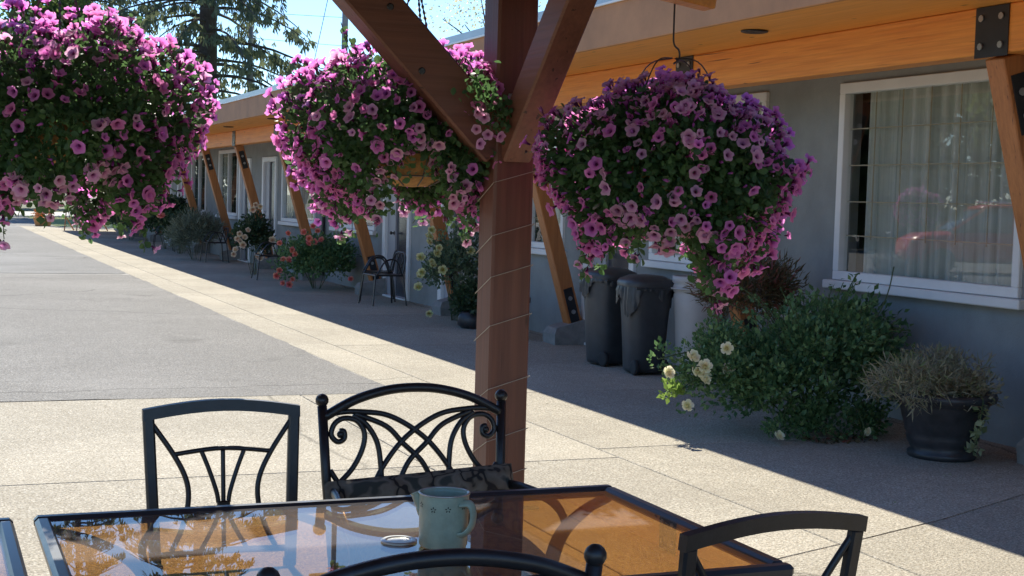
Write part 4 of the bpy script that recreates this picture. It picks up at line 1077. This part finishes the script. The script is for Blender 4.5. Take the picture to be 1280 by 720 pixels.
# the small bag at its foot
SB = thing('planter_sack', 'dark planter sack at the foot of the yellow rose bush', 'planter', (6.45, 16.95, 0))
lump([(1e-4, 0), (.13, .0), (.17, .05), (.18, .12), (.15, .19), (.10, .21), (1e-4, .18)], 24, 3, .014).build('body', 'pot', SB, True)
tuft('foliage', 'leaf_dark', LEAF, SB, 420, (0, 0, .26), (.26, .24, .16), (.04, .08), 73)
# coral rose bush
CR = bush('wide dark bush with coral red roses near the wire chairs', (6.35, 24.3, 0), (.72, .9, 1), .95, 5200, (.045, .09), 'leaf_rose', 81, LEAF, nst=10, clumps=44)
shoots(CR, 26, (0, -.1, .4), .85, .72, 82, size=(.045, .08), bias=(-.3, -.2, .5))
g_ = random.Random(2)
blooms(CR, 'rose_coral', [(-.62, -.4, .95), (-.35, -.5, .98), (-.28, -.55, .88), (-.2, -.55, .82), (-.12, -.5, 1.0), (-.3, -.55, .78), (-.05, -.5, .85), (-.72, -.3, .78), (-.58, -.5, .68), (-.68, -.4, .5), (-.6, -.45, .5), (-.5, -.5, .6), (-.75, -.4, .32), (-.7, -.5, .12), (-.6, -.5, .1), (-.55, -.5, .18), (.42, -.7, .2), (-.78, -.35, .24), (-.2, -.5, 1.08)], 1.65, 6)
# apricot standard rose
AR = bush('leggy bush with apricot roses between the slanted struts', (6.15, 28.4, 0), (.42, .5, 1), 1.3, 3000, (.05, .09), 'leaf_dark', 91, LEAF, nst=9, clumps=20)
blooms(AR, 'rose_apricot', [(-.1, -.5, 1.38), (-.16, -.5, 1.3), (0, -.5, 1.36), (-.38, -.4, .82), (-.3, -.45, .74), (-.4, -.45, .66), (-.33, -.5, .6), (-.45, -.4, .5), (-.5, -.4, .42), (-.05, -.5, .4), (0, -.5, .34), (.25, -.5, .7), (-.25, -.5, .88), (-.42, -.4, .72)], 1.95, 7)
bush('grey green lavender-like shrub at the foot of the leftmost strut', (6.05, 34.6, 0), (.75, .9, 1), 1.15, 5200, (.08, .16), 'leaf_grey', 95, BLADE, 'shrub', 'sage_shrub', 6, 24)
bush('dark hedge-like shrub under the left petunia basket', (6.3, 40.5, 0), (.7, 1.4, 1), 1.5, 4200, (.07, .13), 'leaf_dark', 96, LEAF, 'shrub', 'dark_shrub', 6, 26)
bush('farthest dark shrub by the end of the motel', (6.3, 47.5, 0), (.7, 1.8, 1), 1.5, 4200, (.08, .15), 'leaf_dark', 97, LEAF, 'shrub', 'dark_shrub', 6, 26)
RG = bush('dark shrub with one red bloom beyond the grey green shrub', (6.2, 37.6, 0), (.6, .7, 1), 1.2, 2400, (.06, .11), 'leaf_dark', 98, LEAF, 'shrub', 'dark_shrub', 6, 18)
blooms(RG, 'rose_coral', [(-.55, -.4, 1.0), (-.5, -.42, .96)], 2.6, 8)

# ------------------------------------------------------------------ wire chairs along the wall
def wire_chair(label, loc, rz):
    T = thing('wire_chair', label, 'chair', loc, rz, 'black wire chairs along the motel wall')
    w2, d2, sz = .24, .22, .45; r = .0125
    MB().tube([(-w2, -d2, sz), (w2, -d2, sz), (w2, d2, sz), (-w2, d2, sz), (-w2, -d2, sz)], r, 7).build('seat_rim', 'iron', T)
    MB().bbox(-w2, w2, -d2, d2, sz-.006, sz+.004, .002).build('seat', 'iron', T)
    MB().tube(smooth_pts([(-w2-.02, -d2+.02, sz), (-w2-.01, -d2-.03, .66), (-.15, -d2-.06, .775), (0, -d2-.065, .79), (.15, -d2-.06, .775), (w2+.01, -d2-.03, .66), (w2+.02, -d2+.02, sz)], 5), r, 7).build('back_hoop', 'iron', T, True)
    for s in (-1, 1):
        MB().tube(smooth_pts([(s*.02, -d2-.02, sz), (s*.10, -d2-.05, .66), (s*.02, -d2-.06, .785)], 5), .009, 6).build('back_wire', 'iron', T, True)
        MB().tube(smooth_pts([(s*(w2+.01), -d2+.02, sz), (s*(w2+.03), -.10, .67), (s*(w2+.03), .08, .66), (s*(w2+.02), d2-.01, sz)], 5), r, 7).build('arm_hoop', 'iron', T, True)
        for t in (-1, 1):
            MB().tube([(s*w2, t*d2, sz), (s*(w2+.05), t*(d2+.05), 0)], r, 7).build('leg', 'iron', T)
    return T
wire_chair('black wire chair in front of the door with the white frame', (6.45, 20.75, 0), R_(95))
wire_chair('black wire chair behind its twin, nearer the strut foot', (6.62, 21.6, 0), R_(75))
wire_chair('black wire chair between the apricot and the coral roses', (6.1, 26.9, 0), R_(88))
wire_chair('black wire chair at the foot of the leftmost strut', (6.3, 33.4, 0), R_(92))
wire_chair('black wire chair half hidden in the shrubs at the far left', (6.0, 39.0, 0), R_(85))
# small bench-like chair frame in the sun at the end of the walk
SBN = thing('metal_bench', 'rusty metal bench frame in the sun at the end of the walkway', 'bench', (5.75, 56.6, 0), R_(-10))
for x_ in (-.62, -.18, .28, .62):
    MB().tube(smooth_pts([(x_-.08, -.25, 0), (x_-.04, -.22, .45), (x_, -.25, .85), (x_+.08, -.28, .88)], 4), .022, 6).build('leg', 'strut', SBN)
    MB().tube([(x_-.02, -.2, .5), (x_+.22, .3, 0)], .022, 6).build('leg', 'strut', SBN)
MB().bbox(-.72, .8, -.25, .2, .45, .49, .01).build('seat', 'strut', SBN)
PK = thing('flower_tub', 'orange flowers in a low tub beside the far bench', 'flower tub', (4.7, 62.5, 0))
MB().lathe([(1e-4, 0), (.3, 0), (.4, .35), (.36, .35), (1e-4, .3)], 16).build('tub', 'orange', PK)
stuff(scatter('blossoms', 'orange', *LEAF, *(lambda p, o_: (p+np.array([0, 0, .5]), o_))(*shell_points(400, (.5, .5, .3), 8, seed=5)), rng.uniform(.06, .12, 400), PK))

# ------------------------------------------------------------------ trees
def conifer(label, x, y_, H, R0, seed, nsp=26000, z_low=4.0, tr=.52, den=1.0):
    T = thing('conifer_tree', label, 'tree', (x, y_, 0)); g = np.random.default_rng(seed)
    MB().tube([(0, 0, 0), (.05, 0, H*.3), (-.05, 0, H*.6), (0, 0, H)], [tr*1.15, tr*.9, tr*.5, .05], 12).build('trunk', 'bark', T, True)
    P = []; D = []; nb = int(150*den)
    for i in range(nb):
        z = z_low + (H-z_low)*(i/nb)**1.0; L_ = R0*(1-(z-z_low)/(H-z_low))**.75*g.uniform(.65, 1.1)+.4; a_ = g.uniform(0, 2*PI)
        d = np.array([math.cos(a_), math.sin(a_), 0]); n = 7
        pts = [np.array([0, 0, z]) + d*L_*t + np.array([0, 0, L_*(.12*t - .42*t*t)]) for t in np.linspace(0, 1, n)]
        MB().tube([tuple(p) for p in pts], [max(.012, .085*(1-k/n)*(L_/R0+.3)) for k in range(n)], 5).build('limb', 'bark', T)
        m = int(nsp/nb*L_/R0*1.6)
        t = g.uniform(.12, 1, m)**.8; base = np.array([0, 0, z]) + d[None, :]*(L_*t)[:, None]; base[:, 2] += L_*(.12*t-.42*t*t)
        side = np.array([-d[1], d[0], 0])
        base += side[None, :]*(g.normal(size=m)*.38*(1.1-t)*L_*.45)[:, None]; base[:, 2] -= g.uniform(0, .5, m)*.5
        P.append(base); D.append(np.stack([g.normal(size=m)*.35+d[0]*.3, g.normal(size=m)*.35+d[1]*.3, -1+0*t], 1))
    P = np.concatenate(P); D = np.concatenate(D)
    stuff(scatter('crown', 'needle', *SPRAY, P, unit(D), g.uniform(.35, .85, len(P)), T))
    return T
def broadleaf(label, x, y_, H, rad, seed, mat='leaf_tree', n=9000, size=(.18, .34), tr=.2, z_low=None, clumps=40):
    T = thing('broadleaf_tree', label, 'tree', (x, y_, 0)); g = np.random.default_rng(seed)
    zl = H*.3 if z_low is None else z_low
    MB().tube([(0, 0, 0), (.1, .05, zl), (0, .1, H*.7)], [tr, tr*.8, tr*.25], 9).build('trunk', 'bark', T, True)
    cz = (zl+H)/2; rz_ = (H-zl)/2*1.1
    for i in range(12):
        d = unit(g.normal(size=(1, 3)))[0]; d[2] = abs(d[2])*.8+.1
        e_ = np.array([0, 0, cz*.9]) + d*np.array([rad*.8, rad*.8, rz_*.8])
        MB().tube(smooth_pts([(0, 0, zl*g.uniform(.9, 1.3)), tuple(np.array([0, 0, cz*.85])*.6+e_*.4), tuple(e_)], 4), [tr*.4*(1-.09*k) for k in range(9)], 5).build('limb', 'bark', T)
    p, o_ = shell_points(n, (rad, rad, rz_), clumps, seed=seed, flat_bottom=False)
    d = unit(o_+g.normal(size=p.shape)*.7+np.array([0, 0, -.2]))
    stuff(scatter('crown', mat, *LEAF, p+np.array([0, 0, cz]), d, g.uniform(size[0], size[1], n), T))
    return T
conifer('tall dark conifer behind the far end of the motel roof', 13.6, 75, 30, 7.4, 201, 7200)
conifer('second conifer to the left of the tall trunk', 8.6, 86, 27, 6.5, 202, 5200, 3.5, .4)
broadleaf('yellowish green tree above the left petunia basket', 5.9, 80, 13.0, 3.4, 203, 'leaf_tree', 7000, (.2, .4), .22, 4)
broadleaf('tree across the street behind the left basket', 4.0, 112, 9, 6.5, 204, 'leaf_tree', 9000, (.3, .55), .25, .8)
broadleaf('dark tree across the street by the grass verge', 13, 116, 10, 7, 205, 'leaf_dark', 9000, (.3, .6), .25, .6)
broadleaf('dark tree across the street at the left edge', -6, 114, 8, 6, 206, 'leaf_dark', 7000, (.3, .6), .25, .6)
broadleaf('sparse pale leaved tree above the motel roof beside the post', 13.3, 34, 7.6, 2.0, 207, 'leaf_yellow', 1300, (.05, .11), .10, 4.4, 26)
# trees across the lot, seen in the window glass
for i, (x, y_, h) in enumerate(((-24, 34, 10), (-27, 42, 12), (-23, 51, 11), (-29, 27, 11), (-26, 61, 12))):
    broadleaf(['leafy tree across the lot behind the red car', 'taller leafy tree across the lot', 'leafy tree across the lot opposite the far rooms', 'leafy tree across the lot at the near end', 'tallest leafy tree across the lot'][i], x, y_, h, 6.0, 300+i, 'leaf_tree', 9000, (.45, .75), .25, .6)

# utility poles and wires
def upole(label, x, y_, h, r):
    T = thing('utility_pole', label, 'utility pole', (x, y_, 0))
    MB().tube([(0, 0, 0), (0, 0, h)], [r*1.2, r*.8], 12).build('shaft', 'pole', T, True)
    return T
upole('short grey pole beside the conifer trunk above the roof', 15.85, 75, 10.2, .15)
p2 = upole('tall grey utility pole behind the left brace', 14.0, 50.3, 14.5, .11)
MB().bbox(-.9, .9, -.05, .05, 13.6, 13.72, .01).build('crossarm', 'pole', p2)
def wire(label, a_, b_, sag, r=.012):
    a_, b_ = Vector(a_), Vector(b_); pts = [a_.lerp(b_, t) - Vector((0, 0, sag*4*t*(1-t))) - a_ for t in np.linspace(0, 1, 17)]
    o = MB().tube(pts, r, 4).build('power_line', 'wire', None, False, a_); return tag(o, label, 'cable', 'overhead power lines')
wire('upper overhead wire crossing the conifer at the top left', (-8, 66, 10.9), (21, 66, 10.0), .5, .012)
wire('lower overhead wire crossing the conifer at the top left', (-8, 66, 10.4), (21, 66, 8.6), .5, .012)
wire('steep overhead wire right of the conifer', (14.0, 50.3, 11.9), (15.2, 62, 4.2), .2, .014)

# ------------------------------------------------------------------ the red car across the lot (mirrored in the window)
CA = thing('parked_car', 'red car with roof rails parked across the lot, mirrored in the window', 'car', (-12.6, 31.4, 0), math.atan2(.38, .924))
def loft(secs, n=20):
    vs = []; fs = []
    for x, zc, hw, hh, p in secs:
        for k in range(n):
            a_ = 2*PI*k/n; c_, s_ = math.cos(a_), math.sin(a_); f = 1/((abs(c_)**p+abs(s_)**p)**(1/p)); vs.append((x, hw*f*c_, zc+hh*f*s_))
    for i in range(len(secs)-1):
        for k in range(n): fs.append((i*n+k, i*n+(k+1) % n, (i+1)*n+(k+1) % n, (i+1)*n+k))
    fs += [tuple(range(n))[::-1], tuple(range((len(secs)-1)*n, len(secs)*n))]
    return MB().add(vs, fs)
loft([(-2.3, .72, .75, .30, 4), (-2.15, .72, .88, .42, 5), (-1, .72, .92, .44, 6), (.8, .72, .92, .43, 6), (1.9, .68, .86, .38, 5), (2.25, .62, .70, .28, 4)]).build('body', 'red_paint', CA, True)
loft([(-2.15, 1.15, .78, .10, 5), (-1.95, 1.38, .76, .38, 5), (-1.2, 1.42, .75, .44, 5), (.1, 1.40, .74, .42, 5), (.55, 1.32, .74, .34, 5), (1.15, 1.12, .76, .08, 5)]).build('cabin', 'car_glass', CA, True)
loft([(-2.0, 1.80, .60, .05, 5), (-1.2, 1.845, .64, .05, 5), (.1, 1.815, .62, .05, 5), (.35, 1.76, .56, .04, 5)]).build('roof', 'red_paint', CA, True)
for s in (-1, 1):
    MB().tube([(-1.8, s*.6, 1.93), (.1, s*.6, 1.94)], .022, 6).build('roof_rail', 'white_metal', CA)
    MB().bar((.28, s*.70, 1.74), (1.12, s*.74, 1.16), .05, .06).build('pillar', 'red_paint', CA)
    MB().bbox(-.55, -.45, s*.76-.02, s*.76+.02, 1.1, 1.75, .01).build('pillar', 'red_paint', CA)
    MB().bbox(1.95, 2.2, s*.58-.14, s*.58+.14, .74, .86, .02).build('headlight', 'lamp_lens', CA)
    for x_ in (-1.42, 1.40):
        wh = MB().lathe([(.20, -.10), (.31, -.11), (.34, -.07), (.34, .07), (.31, .11), (.20, .10)], 24, (x_, s*.82, .34), 'y').build('wheel', 'tyre', CA, True)
        MB().lathe([(1e-4, -.085), (.2, -.09), (.21, .09), (1e-4, .085)], 20, (x_, s*.82, .34), 'y').build('rim', 'alloy', wh, True)
# flower basket on a crook across the lot (seen only in the window glass)
FB = thing('shepherd_crook', 'iron crook post holding a basket across the lot, mirrored in the window', 'post', (-6.2, 25.6, 0))
MB().tube(smooth_pts([(0, 0, 0), (0, 0, 1.8), (.05, 0, 2.35), (.25, 0, 2.5), (.42, 0, 2.4)], 6), .016, 6).build('crook', 'iron', FB, True)
fb = copy_tree(b1_); fb.location = (-5.78, 25.6, 1.74); fb['label'] = 'petunia basket across the lot, mirrored in the large window'
